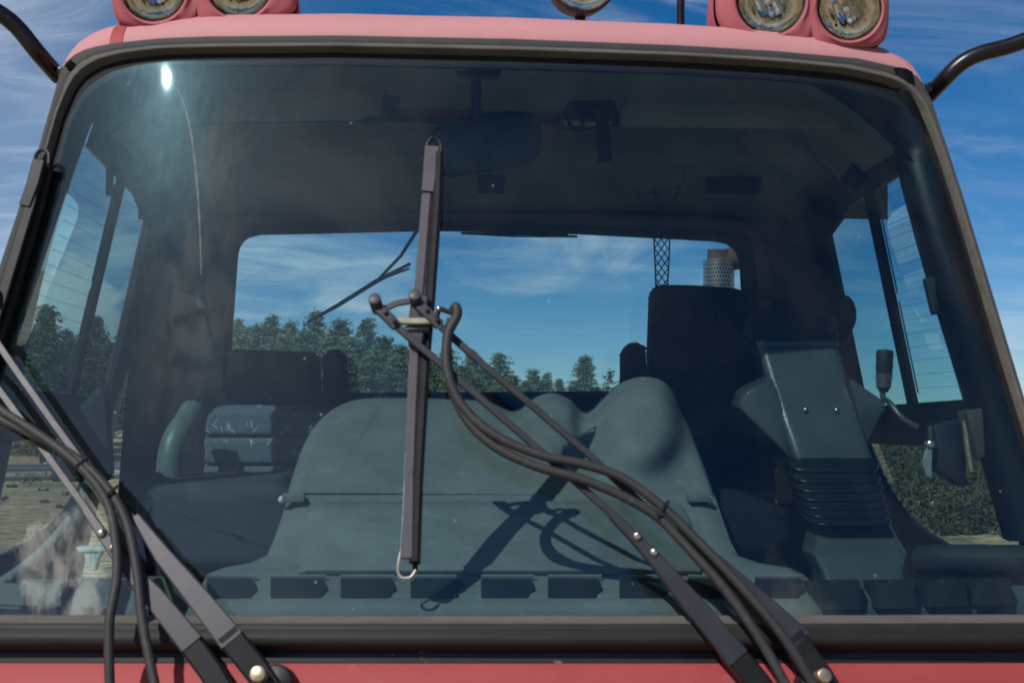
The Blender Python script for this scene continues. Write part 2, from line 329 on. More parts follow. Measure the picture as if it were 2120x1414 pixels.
class MB:
    def __init__(s): s.v = []; s.f = []
    def add(s, vs, fs):
        o = len(s.v); s.v += [Vector(v) for v in vs]; s.f += [tuple(i+o for i in f) for f in fs]; return s
    def bm_add(s, bm):
        bm.verts.index_update(); s.add([v.co.copy() for v in bm.verts], [[v.index for v in f.verts] for f in bm.faces]); bm.free(); return s
    def box(s, c, size, bev=0., rot=None, seg=2):
        bm = bmesh.new(); bmesh.ops.create_cube(bm, size=1)
        for v in bm.verts: v.co = Vector((v.co.x*size[0], v.co.y*size[1], v.co.z*size[2]))
        if bev: bmesh.ops.bevel(bm, geom=bm.edges[:], offset=min(bev, min(size)*.45), segments=seg, profile=.5, affect='EDGES')
        for v in bm.verts:
            q = v.co
            if rot is not None: q = rot @ q
            v.co = q + Vector(c)
        return s.bm_add(bm)
    def prism(s, pts, vec, bev=0., seg=2):
        pts = [Vector(p) for p in pts]; vec = Vector(vec); n = len(pts)
        bm = bmesh.new(); a = [bm.verts.new(p) for p in pts]; b = [bm.verts.new(p+vec) for p in pts]
        bm.faces.new(a); bm.faces.new(b[::-1])
        for i in range(n): bm.faces.new((a[i], b[i], b[(i+1) % n], a[(i+1) % n]))
        bmesh.ops.recalc_face_normals(bm, faces=bm.faces)
        if bev: bmesh.ops.bevel(bm, geom=bm.edges[:], offset=bev, segments=seg, profile=.5, affect='EDGES')
        return s.bm_add(bm)
    def loft(s, loops, cap0=True, cap1=True, closed=True):
        n = len(loops[0]); o = len(s.v)
        for lp in loops: s.v += [Vector(p) for p in lp]
        for k in range(len(loops)-1):
            for i in range(n if closed else n-1):
                j = (i+1) % n; s.f.append((o+k*n+i, o+k*n+j, o+(k+1)*n+j, o+(k+1)*n+i))
        if closed and cap0: s.f.append(tuple(o+i for i in range(n))[::-1])
        if closed and cap1: s.f.append(tuple(o+(len(loops)-1)*n+i for i in range(n)))
        return s
    def tube(s, pts, r, n=12, seg=8, smooth=True, flat=1.):
        pts = catmull(pts, seg) if smooth and len(pts) > 2 else [Vector(p) for p in pts]
        t0 = (pts[1]-pts[0]).normalized(); up = Vector((0, 0, 1)) if abs(t0.z) < .9 else Vector((1, 0, 0))
        a = t0.cross(up).normalized(); loops = []
        for i, p in enumerate(pts):
            t = (pts[min(i+1, len(pts)-1)]-pts[max(i-1, 0)]).normalized()
            a = (a - t*a.dot(t)).normalized(); b = t.cross(a)
            rr = r[0]+(r[1]-r[0])*i/(len(pts)-1) if isinstance(r, (tuple, list)) else r
            loops.append([p + a*rr*math.cos(2*math.pi*k/n) + b*rr*flat*math.sin(2*math.pi*k/n) for k in range(n)])
        return s.loft(loops)
    def cyl(s, a, b, r, n=20, bev=.15):
        a = Vector(a); b = Vector(b); t = (b-a); h = t.length; t.normalize(); e = min(r*bev, h*.3)
        x = t.orthogonal().normalized(); y = t.cross(x)
        ring = lambda p, q: [p + x*q*math.cos(2*math.pi*k/n) + y*q*math.sin(2*math.pi*k/n) for k in range(n)]
        return s.loft([ring(a, r-e), ring(a+t*e*.5, r-e*.2), ring(a+t*e, r), ring(b-t*e, r), ring(b-t*e*.5, r-e*.2), ring(b, r-e)])
    def lathe(s, c, axis, prof, n=32, cap0=False, cap1=False):
        c = Vector(c); t = Vector(axis).normalized(); x = t.orthogonal().normalized(); y = t.cross(x)
        return s.loft([[c + t*h + x*q*math.cos(2*math.pi*k/n) + y*q*math.sin(2*math.pi*k/n) for k in range(n)] for q, h in prof], cap0, cap1)
    def ball(s, c, rad, n=16, m_=10, rot=None):
        loops = []
        for i in range(m_+1):
            th = math.pi*(i/m_)*.998+.001
            lp = [Vector((rad[0]*math.sin(th)*math.cos(2*math.pi*k/n), rad[1]*math.sin(th)*math.sin(2*math.pi*k/n), rad[2]*math.cos(th))) for k in range(n)]
            loops.append([(rot @ p if rot is not None else p) + Vector(c) for p in lp])
        return s.loft(loops)
    def grid(s, P):
        a, b = len(P), len(P[0]); o = len(s.v)
        for row in P: s.v += [Vector(p) for p in row]
        for i in range(a-1):
            for j in range(b-1): s.f.append((o+i*b+j, o+i*b+j+1, o+(i+1)*b+j+1, o+(i+1)*b+j))
        return s
    def strip(s, pts, nrm, width, thick, bev=.15):    # flat bar along pts; nrm = direction of its thickness; width may be a list
        pts = [Vector(p) for p in pts]; loops = []; e = thick*bev
        for i, p in enumerate(pts):
            t = (pts[min(i+1, len(pts)-1)]-pts[max(i-1, 0)]).normalized(); nn = Vector(nrm); nn = (nn - t*nn.dot(t)).normalized(); sd = t.cross(nn)
            w = (width[i] if isinstance(width, (list, tuple)) else width)/2; h = thick/2
            loops.append([p+sd*x+nn*y for x, y in ((-w, -h+e), (-w, h-e), (-w+e, h), (w-e, h), (w, h-e), (w, -h+e), (w-e, -h), (-w+e, -h))])
        return s.loft(loops)
    def build(s, name, mt, parent=None, smooth=True, ang=38, label=None, solid=0.):
        org = Vector((0, 0, 0)); q = parent
        while q is not None:
            org += q.location; q = q.parent
        me = bpy.data.meshes.new(name); me.from_pydata([v-org for v in s.v], [], s.f); me.update()
        bm = bmesh.new(); bm.from_mesh(me); bmesh.ops.recalc_face_normals(bm, faces=bm.faces)
        if smooth:
            for f in bm.faces: f.smooth = True
            for e in bm.edges:
                if len(e.link_faces) == 2 and e.calc_face_angle(0) > R(ang): e.smooth = False
        bm.to_mesh(me); bm.free()
        o = link(name, me, mt, parent)
        if solid:
            md = o.modifiers.new('thickness', 'SOLIDIFY'); md.thickness = solid; md.offset = 0
        if label: o['label'] = label
        return o
def polar(poly, c, n):                          # n points of a star-shaped 2-D polygon, by even angle about c
    out = []; k = len(poly)
    for i in range(n):
        a = 2*math.pi*i/n; dx, dy = math.cos(a), math.sin(a); best = None
        for j in range(k):
            x1, y1 = poly[j][0]-c[0], poly[j][1]-c[1]; x2, y2 = poly[(j+1) % k][0]-c[0], poly[(j+1) % k][1]-c[1]
            ex, ey = x2-x1, y2-y1; den = dx*ey-dy*ex
            if abs(den) < 1e-9: continue
            t = (x1*ey-y1*ex)/den; u = (x1*dy-y1*dx)/den
            if t > 0 and -1e-6 <= u <= 1+1e-6 and (best is None or t > best): best = t
        out.append((c[0]+dx*best, c[1]+dy*best))
    return out

# ================================================================== terrain, trees
def terrain(x, y):
    d = math.hypot(x, y); h = 0.
    t = max(0., min(1., (y-55)/90)); t = t*t*(3-2*t)
    side = max(-1., min(1., (x+2)/30))
    h += t*(-1.2*side + 1.5)                                  # forest ground rises a little to the left, falls to the right
    s = max(0., min(1., (x-4)/14)) * max(0., min(1., (y-14)/30))
    h += 1.15*s*(1-t)
    if d > 250: h -= (d-250)*.012
    if d > 8: h += .25*mnoise.noise((x*.06, y*.06, 3.))*min(1, (d-8)/20)
    return h
def ground():
    xs = sorted(set([i*1.5 for i in range(-50, 51)] + [s*75*1.32**k for k in range(1, 14) for s in (-1, 1)]))
    ys = sorted(set([i*1.5 for i in range(-8, 121)] + [-12*1.5**k for k in range(1, 14)] + [180*1.32**k for k in range(1, 11)]))
    g = MB().grid([[(x, y, terrain(x, y)) for x in xs] for y in ys])
    tag(g.build('ground', M['ground']), kind='structure')
ground()

def clump(V, Fc, T, c, rad, n, size, tone):
    for _ in range(n):
        while True:
            q = Vector((random.uniform(-1, 1), random.uniform(-1, 1), random.uniform(-1, 1)))
            if q.length < 1: break
        p = Vector(c) + Vector((q.x*rad[0], q.y*rad[1], q.z*rad[2]))
        nn = (q + Vector((random.gauss(0, .5), random.gauss(0, .5), random.gauss(.5, .5)))).normalized()
        a = nn.orthogonal().normalized(); a.rotate(Matrix.Rotation(random.uniform(0, 6.28), 3, nn)); b = nn.cross(a)
        s = size*random.uniform(.6, 1.4); o = len(V)
        V += [p-a*s*.5, p+b*s*.28, p+a*s*.6, p-b*s*.28]; Fc.append((o, o+1, o+2, o+3))
        T.append(max(0, min(1, tone + random.uniform(-.22, .22))))
def leaf_mesh(name, V, Fc, T, mt):
    me = bpy.data.meshes.new(name); me.from_pydata(V, [], Fc); me.update()
    a = me.attributes.new('tone', 'FLOAT', 'FACE'); a.data.foreach_set('value', T); me.materials.append(mt); return me
def pine_meshes(seed, H, Wd, kind):             # kind: 'round' broad pine, 'spire' pointed fir, 'thin' scraggly pine
    random.seed(seed); V, Fc, T = [], [], []; tr = MB()
    lean = random.uniform(-.04, .04)
    axis = lambda z: Vector((lean*z + .12*math.sin(z*.6+seed), .1*math.cos(z*.5+seed), z))
    tr.tube([axis(H*k/6) for k in range(7)], (H*.017, H*.003), 8, 3)
    base = {'round': .18, 'spire': .10, 'thin': .42}[kind]
    nb = {'round': 92, 'spire': 110, 'thin': 26}[kind]
    for i in range(nb):
        f = base + (1-base)*((i+random.random())/nb)
        g = (f-base)/(1-base)
        prof = {'round': min(1, .6+g*2.2)*(1-g)**.70+.04, 'spire': (1-g)**.85+.05, 'thin': (.75*(1-g**3)+.25)*random.uniform(.5, 1.1)}[kind]
        L_ = Wd*.5*prof*random.uniform(.55, 1.12)
        a = i*2.4+random.uniform(-.5, .5); p0 = axis(H*f*.985)
        up = {'round': .30, 'spire': .05-.25*(1-g), 'thin': .25}[kind]
        tip = p0 + Vector((math.cos(a)*L_, math.sin(a)*L_, L_*up))
        if kind != 'spire' or i % 3 == 0: tr.tube([p0, p0.lerp(tip, .5)+Vector((0, 0, -L_*.05)), tip], (H*.004, H*.0012), 4, 2)
        tone = random.uniform(.2, .8)
        k = max(2, int(L_/.42))
        for j in range(k):
            t = (j+.6)/k
            if t < .25 and k > 2: continue
            c = p0.lerp(tip, t) + Vector((random.gauss(0, .16), random.gauss(0, .16), random.gauss(.05, .12)))
            rr = random.uniform(.42, .78)*(1 if kind != 'thin' else .75)
            clump(V, Fc, T, c, (rr, rr, rr*.42), 30 if kind != 'thin' else 16, .25, tone)
    clump(V, Fc, T, axis(H*.97), (.28, .28, .8), 40, .24, .7)
    return leaf_mesh('crown', V, Fc, T, M['needles']), tr
VAR = []
for sd, H, Wd, kd in ((11, 11, 7.6, 'round'), (23, 12, 6.8, 'round'), (37, 11, 5.8, 'spire'), (41, 10, 6.6, 'spire'), (53, 12, 5.2, 'spire'), (67, 9, 3.8, 'thin'), (79, 10, 7.0, 'round')):
    cm, tr = pine_meshes(sd, H, Wd, kd)
    holder = tr.build('trunk', M['bark']); tm = holder.data; bpy.data.objects.remove(holder)
    VAR.append((H, cm, tm))
def pine(px, py, D, var, label, wide=1., group='pines on the slope behind the cab'):
    p = at(px, py, D); zg = terrain(p.x, p.y); H, cm, tm = VAR[var]; s = (p.z-zg)/H
    o = empty('pine_tree', (p.x, p.y, zg)); o.rotation_euler.z = random.uniform(0, 6.28); o.scale = (s*wide, s*wide, s)
    link('crown', cm, None, o); link('trunk', tm, None, o)
    tag(o, label, 'tree', group)
random.seed(3)
T_ = pine
T_(94, 634, 62, 4, 'tall dark pointed conifer in the left door window, below the white cloud', 1.25)
T_(146, 684, 78, 1, 'short round conifer just right of the tallest pine in the left door window')
T_(197, 656, 84, 2, 'pointed pine seen behind the dark divider of the left door window', 1.1)
T_(262, 684, 92, 3, 'bushy pine against the rear edge of the left door window')
T_(494, 662, 108, 4, 'slim pine at the far left edge of the rear window', .9)
T_(556, 655, 112, 1, 'broad pine with a flat top over the passenger seat', 1.1)
T_(599, 668, 116, 2, 'small pointed pine between two broad crowns above the passenger seat')
T_(655, 648, 110, 0, 'tallest pine of the rear window, just under the rear wiper tip')
T_(702, 664, 114, 6, 'broad pine right of the one under the rear wiper tip')
T_(757, 660, 116, 1, 'round topped pine left of the front wiper hub')
T_(800, 700, 118, 6, 'lower pine right beside the front wiper hub')
T_(925, 722, 122, 0, 'pine showing between the wiper blade and the wiper arms')
T_(978, 727, 124, 3, 'pine with a ragged top just right of the wiper hoses')
T_(1032, 733, 124, 0, 'wide spreading pine on the falling edge of the wood', 1.15)
T_(1104, 766, 126, 6, 'small bushy pine at the right end of the wood')
T_(1130, 772, 128, 1, 'last low pine before the gap in the treeline')
T_(1158, 786, 130, 3, 'lowest round pine top at the very end of the wood')
T_(1211, 739, 118, 2, 'lone full pine standing apart in the gap of the treeline', 1.5)
T_(1257, 769, 112, 5, 'thin scraggly pine right of the lone full pine')
for px, py, D, v in ((60, 690, 74, 3), (120, 712, 66, 1), (175, 702, 70, 6), (225, 712, 76, 0), (290, 700, 86, 6), (340, 690, 95, 1), (400, 690, 98, 3), (450, 680, 102, 0),
                     (522, 676, 100, 6), (580, 700, 96, 3), (628, 690, 98, 1), (680, 698, 97, 0), (730, 702, 98, 6), (780, 726, 99, 3), (832, 716, 108, 1), (875, 728, 104, 0),
                     (905, 745, 100, 6), (955, 758, 104, 1), (1005, 762, 106, 6), (1060, 778, 108, 3), (1185, 800, 104, 6), (1235, 802, 104, 3),
                     (870, 750, 90, 1), (930, 770, 92, 6), (985, 780, 94, 0), (1040, 786, 96, 6), (1090, 790, 98, 1), (1120, 788, 100, 6), (700, 720, 88, 0), (760, 735, 88, 6), (820, 742, 90, 3)):
    T_(px, py, D, v, 'green pine filling the lower front of the wood seen through the cab', 1.55, 'crowded pines in the front of the wood')

def brush():
    random.seed(19); V, Fc, T = [], [], []
    for _ in range(900):
        y = random.uniform(22, 62); x = random.uniform(y*.28, y*.50); s = random.uniform(.2, .8)*(.55+y/80)*(1.25 if mnoise.noise((x*.3, y*.3, 1.)) > .1 else .8)
        z = terrain(x, y); clump(V, Fc, T, (x, y, z+s*.4), (s*.9, s*.9, s*.6), 95, .055+y*.0014, random.choice((random.uniform(0, .3), random.uniform(0, .4), random.uniform(.1, .5), random.uniform(.2, .5), random.uniform(.6, .95))))
        if random.random() < .05:
            for k in range(5): a = random.uniform(0, 6.28); q = Vector((x, y, z)); o = len(V); t = Vector((math.cos(a)*.3, math.sin(a)*.3, 1.1))*s*1.5; V += [q, q+Vector((.02, 0, 0)), q+t+Vector((.012, 0, 0)), q+t]; Fc.append((o, o+1, o+2, o+3)); T.append(1.)
    for _ in range(120):
        y = random.uniform(30, 60); x = -random.uniform(y*.2, y*.5); s = random.uniform(.08, .2)
        clump(V, Fc, T, (x, y, terrain(x, y)+s*.4), (s*1.6, s*1.6, s*.5), 14, .14, random.uniform(.4, 1))
    o = link('brush', leaf_mesh('brush', V, Fc, T, M['brush']), None, None); tag(o, 'low green scrub covering the slope beyond the right door', 'scrub', kind='stuff')
brush()

# low concrete kerb with a galvanised guard rail beyond the gravel on the left
def guard_rail():
    a = at(-220, 978, 42); b = at(560, 985, 56); a.z = terrain(a.x, a.y); b.z = terrain(b.x, b.y)
    o = empty('guard_rail', a); n = 18; zf = lambda p: terrain(p.x, p.y)
    dr = (b-a).normalized(); k = MB(); line = [a.lerp(b, i/n) for i in range(n+1)]
    line = [Vector((p.x, p.y, zf(p))) for p in line]
    k.strip([p+Vector((0, -.25, .06)) for p in line], (0, 0, 1), .35, .22); k.build('kerb', M['concrete'], o)
    r = MB()
    for dz, dy in ((.33, .02), (.42, -.03), (.5, .02)): r.tube([p+Vector((0, dy, dz)) for p in line], .05, 6, 1)
    r.build('rail', M['galv'], o)
    for p in line[::2]: MB().box(p+Vector((0, .1, .28)), (.12, .08, .6), .01).build('post', M['galv'], o)
    tag(o, 'long galvanised guard rail on a concrete kerb beyond the gravel', 'guard rail')
guard_rail()

# ================================================================== the snow groomer
G = empty('snow_groomer', (0, .6, 0))
tag(G, 'faded red snow groomer cab with big windscreen, roof lamps and long wipers', 'snow groomer')

# ---- windscreen, seal
OUT = [(-250, 1345), (-165, 1060), (-90, 820), (0, 560), (30, 470), (80, 320), (117, 190), (126, 152), (140, 130), (163, 111), (195, 101), (233, 94), (283, 88), (333, 83), (433, 79), (700, 77), (1060, 84), (1400, 97), (1604, 109), (1774, 124), (1858, 143), (1895, 160), (1912, 182), (1926, 212), (1990, 410), (2008, 470), (2120, 840), (2270, 1345)]
INN = [(-205, 1273), (-120, 1040), (-45, 820), (60, 560), (98, 430), (128, 320), (148, 250), (172, 208), (200, 180), (240, 157), (295, 142), (360, 135), (700, 133), (1060, 141), (1400, 151), (1600, 163), (1720, 176), (1800, 192), (1855, 213), (1885, 235), (1903, 265), (1930, 330), (1977, 475), (2045, 707), (2100, 880), (2225, 1273)]
CEN = (1020, 720); NS = 320
PO, PI_ = polar(OUT, CEN, NS), polar(INN, CEN, NS)
def loop(t, off):
    return [ws(lerp(a[0], b[0], t), lerp(a[1], b[1], t), off) for a, b in zip(PO, PI_)]
up_ids = [i for i in range(NS) if PO[i][1] < 1335]
k0 = next(k for k in range(len(up_ids)) if up_ids[k] - up_ids[k-1] not in (1, 1-NS))
up_ids = up_ids[k0:] + up_ids[:k0]
def oloop(t, off): L_ = loop(t, off); return [L_[i] for i in up_ids]
s_ = MB().loft([oloop(*q) for q in ((.30, .006), (.315, .013), (.36, .017), (.42, .020), (.5, .023), (.53, .022), (.565, .016), (.60, -.010))], False, False, False)
seal = s_.build('windscreen_seal', M['seal'], G, label='weathered grey rubber seal round the windscreen')
MB().loft([oloop(*q) for q in ((0, -.05), (0, .0), (.02, .008), (.10, .013), (.22, .013), (.29, .011), (.31, .004))], False, False, False).build('outer_flap', M['flap'], seal, label='smooth darker outer flap of the windscreen seal')
MB().loft([loop(.56, .0), loop(.70, -.002), loop(.85, -.003), loop(1.0, -.002), loop(1.004, -.010)], False, False).build('inner_gasket', M['black'], seal)
def brow(py, off, sag=3.): return [ws(-262+i*(2540/90), py + sag*(1-((i-45)/45)**2) - 1.5, off) for i in range(91)]
MB().grid([brow(1272, -.006), brow(1273, .004), brow(1277, .010), brow(1283, .013), brow(1288, .020), brow(1291, .027), brow(1294, .030)]).build('lower_lip', M['seal'], seal, ang=50)  # greyer rubber than the face below, standing for sun on its upturned top
MB().grid([brow(1293, .029), brow(1299, .034), brow(1308, .035), brow(1316, .033), brow(1322, .035), brow(1332, .034), brow(1340, .026), brow(1345, .012), brow(1346, -.02)]).build('lower_seal', M['rubber'], seal, ang=60, label='black rounded rubber along the foot of the windscreen')
# the sheet of glass: nested loops from under the gasket to the centre
def gloop(k): return [ws(lerp(CEN[0], lerp(a[0], b[0], .85), k), lerp(CEN[1], lerp(a[1], b[1], .85), k)) for a, b in zip(PO, PI_)]
g = MB().loft([gloop(1-.9999*i/24) for i in range(25)], False, False)
g.build('windscreen', M['wind'], G, ang=180)

# ---- front panel under the windscreen
def front_row(py, dz, out):
    row = []
    for i in range(61):
        px = -330 + i*(2700/60); p = ws(px, py); row.append(Vector((p.x, ws_y(p.x, ZB)-.005-out, p.z-dz)))
    return row
fp = [front_row(1373, 0, .020), front_row(1376, .002, .024), front_row(1390, 0, .034), front_row(1420, .0, .05), front_row(1440, .06, .07), front_row(1440, .25, .11), front_row(1440, .62, .12), front_row(1440, .80, .05)]
front = MB().grid(fp).build('front_panel', M['red'], G, ang=80)
MB().grid([front_row(1336, 0, -.03), front_row(1338, 0, .008), front_row(1355, 0, .014), front_row(1372, 0, .018), front_row(1374, 0, .0)]).build('trim_strip', M['trim'], front, ang=80)

# ---- roof: a domed shell growing back from the top run of the seal
top = [i for i, p in enumerate(PO) if p[1] < 215]
top = sorted(top, key=lambda i: PO[i][0])
edge = [ws(PO[i][0], PO[i][1]+2, .0) for i in top]
edge = [edge[0]] + edge + [edge[-1]]
XC = .015
rows = []
ROOFP = [(-.004, -.02, 1.0), (-.006, .0, 1.0), (.0, .022, .999), (.018, .044, .996), (.05, .062, .99), (.11, .078, .98), (.22, .092, .965), (.45, .10, .95), (.8, .095, .95), (1.0, .075, .965), (1.08, .04, .985), (1.11, -.02, 1.0), (1.12, -.10, 1.0)]
for dy, dz, sc in ROOFP:
    row = []
    for p in edge:
        yb = p.y if dy < .3 else lerp(p.y, .375, min(1, (dy-.3)/.3))
        drop = max(0., 2.865 - p.z)                                   # points round the corner: stay on the cab side
        k = max(0., 1-drop/.13)
        row.append(Vector((XC+(p.x-XC)*(1-(1-sc)*1.0), yb+dy, p.z + dz*(1.17*k**.6 if dz > 0 else 1.))))
    rows.append(row)
roof = MB().grid(rows).build('roof', M['pink'], G, ang=70)

_j = min(range(len(edge)), key=lambda i: (edge[i]-ws(234, 95)).length)
MB().grid([[rows[k][_j+d]*1. + Vector((0, -.0015, .0015)) for d in (0, 1)] for k in range(1, 8)]).build('roof_seam', M['red'], roof, label='strip of darker red paint across the roof corner')

# ---- cab sides
def side_x(s, z, inset=0.): return .015 + s*(half(z)-inset)
def win_x(s, z, inset=0.): return .008 + s*(1.086-.205*(z-2.0)-inset)   # the plane of the door frames and their glass
def side_prism(mb, s, yz, inset=0., th=.016, n=1):
    a = [Vector((win_x(s, z, inset), y, z)) for y, z in yz]; b = [Vector((win_x(s, z, inset+th), y, z)) for y, z in yz]
    k = len(yz); o = len(mb.v); mb.v += a+b
    bm = bmesh.new(); va = [bm.verts.new(p) for p in a]; vb = [bm.verts.new(p) for p in b]
    f1 = bm.faces.new(va); f2 = bm.faces.new(vb[::-1])
    for i in range(k): bm.faces.new((va[i], vb[i], vb[(i+1) % k], va[(i+1) % k]))
    bmesh.ops.triangulate(bm, faces=[f1, f2]); mb.v = mb.v[:o]; mb.bm_add(bm)
def dens(yz, step=.08):
    out = []
    for i, p in enumerate(yz):
        q = yz[(i+1) % len(yz)]; d = math.hypot(q[0]-p[0], q[1]-p[1]); n = max(1, int(d/step))
        out += [(lerp(p[0], q[0], j/n), lerp(p[1], q[1], j/n)) for j in range(n)]
    return out
lower_curve = [(1.27, 1.955), (1.22, 1.88), (1.15, 1.82), (1.05, 1.765), (.92, 1.73), (.76, 1.708), (.60, 1.70)]
def ws_side_y(z): return ws_y(1.03, z)
for s in (-1, 1):
    # front pillar: from the edge of the seal back to the door glass
    mb = MB()
    ids = [i for i, p in enumerate(PO) if (p[0] < CEN[0]) == (s < 0) and 205 < p[1] < 1340]
    ids.sort(key=lambda i: PO[i][1])
    outer = [ws(PO[i][0], PO[i][1], -.004) for i in ids]
    mb.grid([[p+Vector((0, .012, 0)) for p in outer], [Vector((side_x(s, p.z), p.y+.03, p.z)) for p in outer], [Vector((side_x(s, p.z, .012), p.y+.05, p.z)) for p in outer], [Vector((side_x(s, p.z, .035), p.y+.05, p.z)) for p in outer]])
    mb.build('front_pillar', M['steel2'], G)
    d = MB()
    fr = lambda z: ws_side_y(z)+.05
    side_prism(d, s, dens([(fr(2.80), 2.80), (fr(2.60), 2.615), (1.0, 2.595), (1.22, 2.55), (1.22, 2.06), (1.40, 2.06), (1.40, 2.80)]), .004)
    side_prism(d, s, dens([(fr(2.07), 2.07), (1.40, 2.059), (1.40, 1.957), (fr(1.957), 1.957)]), .004)
    side_prism(d, s, dens([(1.40, 1.956)] + lower_curve + [(fr(1.70), 1.70), (fr(1.5), 1.05), (1.40, 1.05)]), .004)
    door = d.build('door', M['steel2'], G, smooth=False)
    w = MB(); side_prism(w, s, dens([(.80, 2.62), (.855, 2.62), (.855, 2.05), (.80, 2.05)], .1), .006, .012); w.build('window_divider', M['black'], door, smooth=False)
    def pane(yz, name='window', mt=None):
        w = MB(); pts = [Vector((win_x(s, z, .010), y, z)) for y, z in yz]; w.add(pts, [tuple(range(len(pts)))]); return w.build(name, mt or M['side'], door, ang=180)
    pane([(fr(2.62)-.05, 2.62), (.84, 2.62), (.84, 2.05), (fr(2.05)-.05, 2.05)])
    pane([(.84, 2.61), (1.22, 2.58), (1.22, 2.05), (.84, 2.05)])
    pane([(fr(1.96)-.05, 1.965), (1.29, 1.965)] + lower_curve + [(fr(1.69)-.05, 1.69)], mt=M['clear'])
    hw = MB()                                                  # heater wires in the front pane
    for k in range(15):
        z = 2.10 + k*.034; hw.tube([(win_x(s, z, .013), fr(z)-.02, z), (win_x(s, z+.002, .013), .765, z+.002)], .0004, 4, 1, False)
    for z0, z1 in ((2.09, 2.32), (2.34, 2.58)): hw.strip([(win_x(s, z0, .014), .765, z0), (win_x(s, z1, .014), .765, z1)], (1, 0, 0), .006, .002)
    hw.build('heater_wires', M['hole'], door, smooth=False)
    # red outer skin behind the door
    q = MB(); side_prism(q, s, dens([(1.29, 2.78), (1.27, 2.55), (1.28, 2.05), (1.40, 2.05), (1.40, 2.78)]), -.012, .010); q.build('side_skin', M['red'], G, smooth=False)

# inner pillar trims: a slim curved rubber edge on the left, a broad dark cover on the right
MB().tube([at(140, 130, .44), at(178, 172, .47), at(205, 235, .52), at(221, 300, .60), at(227, 350, .70), at(226, 400, .80)], (.010, .009), 10, 6).build('pillar_trim', M['black'], G)
pa = catmull([at(x, y, Y) for x, y, Y in [(1850, 140, .44), (1849, 200, .45), (1850, 250, .46), (1860, 305, .46), (1866, 340, .44), (1878, 390, .42), (1902, 480, .39), (1936, 600, .36), (1976, 730, .33), (2012, 850, .31), (2050, 980, .28), (2090, 1120, .24)]], 4)
pb = catmull([at(x, y, Y) for x, y, Y in [(1890, 150, .44), (1902, 222, .44), (1915, 262, .43), (1930, 310, .42), (1940, 340, .41), (1955, 390, .39), (1984, 480, .36), (2018, 600, .32), (2056, 730, .29), (2090, 850, .27), (2125, 980, .24), (2165, 1120, .21)]], 4)
MB().grid([[p+Vector((.01, .06, 0)) for p in pa], pa, [p.lerp(q, .25)+Vector((0, -.012, 0)) for p, q in zip(pa, pb)], [p.lerp(q, .6)+Vector((0, -.014, 0)) for p, q in zip(pa, pb)], pb]).build('pillar_trim', M['dark'], G, ang=60)

# ---- rear wall with its window
RW = 1.38
RO = [(318, 360), (1690, 360), (1715, 800), (1735, 1200), (230, 1200), (262, 800)]
RI = round_poly([Vector((473, 815, 0)), Vector((496, 488, 0)), Vector((905, 479, 0)), Vector((1200, 486, 0)), Vector((1528, 503, 0)), Vector((1545, 808, 0))], [20, 45, 0, 0, 50, 20], 8)
RI = [(p.x, p.y) for p in RI]
RCN = (1010, 640); nn = 260
a_, b_ = polar(RO, RCN, nn), polar(RI, RCN, nn)
L3 = lambda poly, Y: [at(x, y, Y) for x, y in poly]
grow = [(b[0]+(b[0]-RCN[0])*.03, b[1]+(b[1]-RCN[1])*.05) for b in b_]
rw = MB().loft([L3(a_, RW), L3(grow, RW), L3(b_, RW+.03), L3(b_, RW+.06)], False, False).build('rear_wall', M['inner'], G)
pw = MB(); pts = L3([(b[0]+(b[0]-RCN[0])*.02, b[1]+(b[1]-RCN[1])*.02) for b in b_], RW+.045); pw.add(pts, [tuple(range(nn))]); pw.build('rear_window', M['rear'], rw, ang=180)
# red brown moulding round the top of the rear window
MB().tube([at(420, 640, RW-.02), at(425, 520, RW-.02), at(470, 455, RW-.02), at(700, 444, RW-.02), at(1010, 448, RW-.02), at(1300, 455, RW-.02), at(1500, 466, RW-.02), at(1562, 490, RW-.02), at(1580, 560, RW-.02), at(1585, 660, RW-.02)], .02, 10, 8).build('window_moulding', mat('red brown vinyl', (.10, .045, .04), .7), rw)
# lower back panel, floor, lower cab
MB().box((.015, RW+.03, 1.35), (2.1, .05, .9), .01).build('lower_rear_panel', M['inner'], G)
MB().box((.015, .72, 1.02), (2.16, 1.5, .06), .01).build('cab_floor', M['inner'], G)
MB().box((.015, .75, .82), (2.1, 1.45, .34), .03).build('chassis', M['steel2'], G)
# tracks the machine stands on
for s in (-1, 1):
    prof = round_poly([Vector((0, -.9, .05)), Vector((0, -1.3, .45)), Vector((0, -1.1, .72)), Vector((0, 3.0, .72)), Vector((0, 3.2, .4)), Vector((0, 2.8, .05))], .25, 5)
    prof = [Vector((s*.55, p.y+.6, p.z)) for p in prof]
    MB().prism(prof, (s*.85, 0, 0)).build('track', M['black'], G, smooth=False)

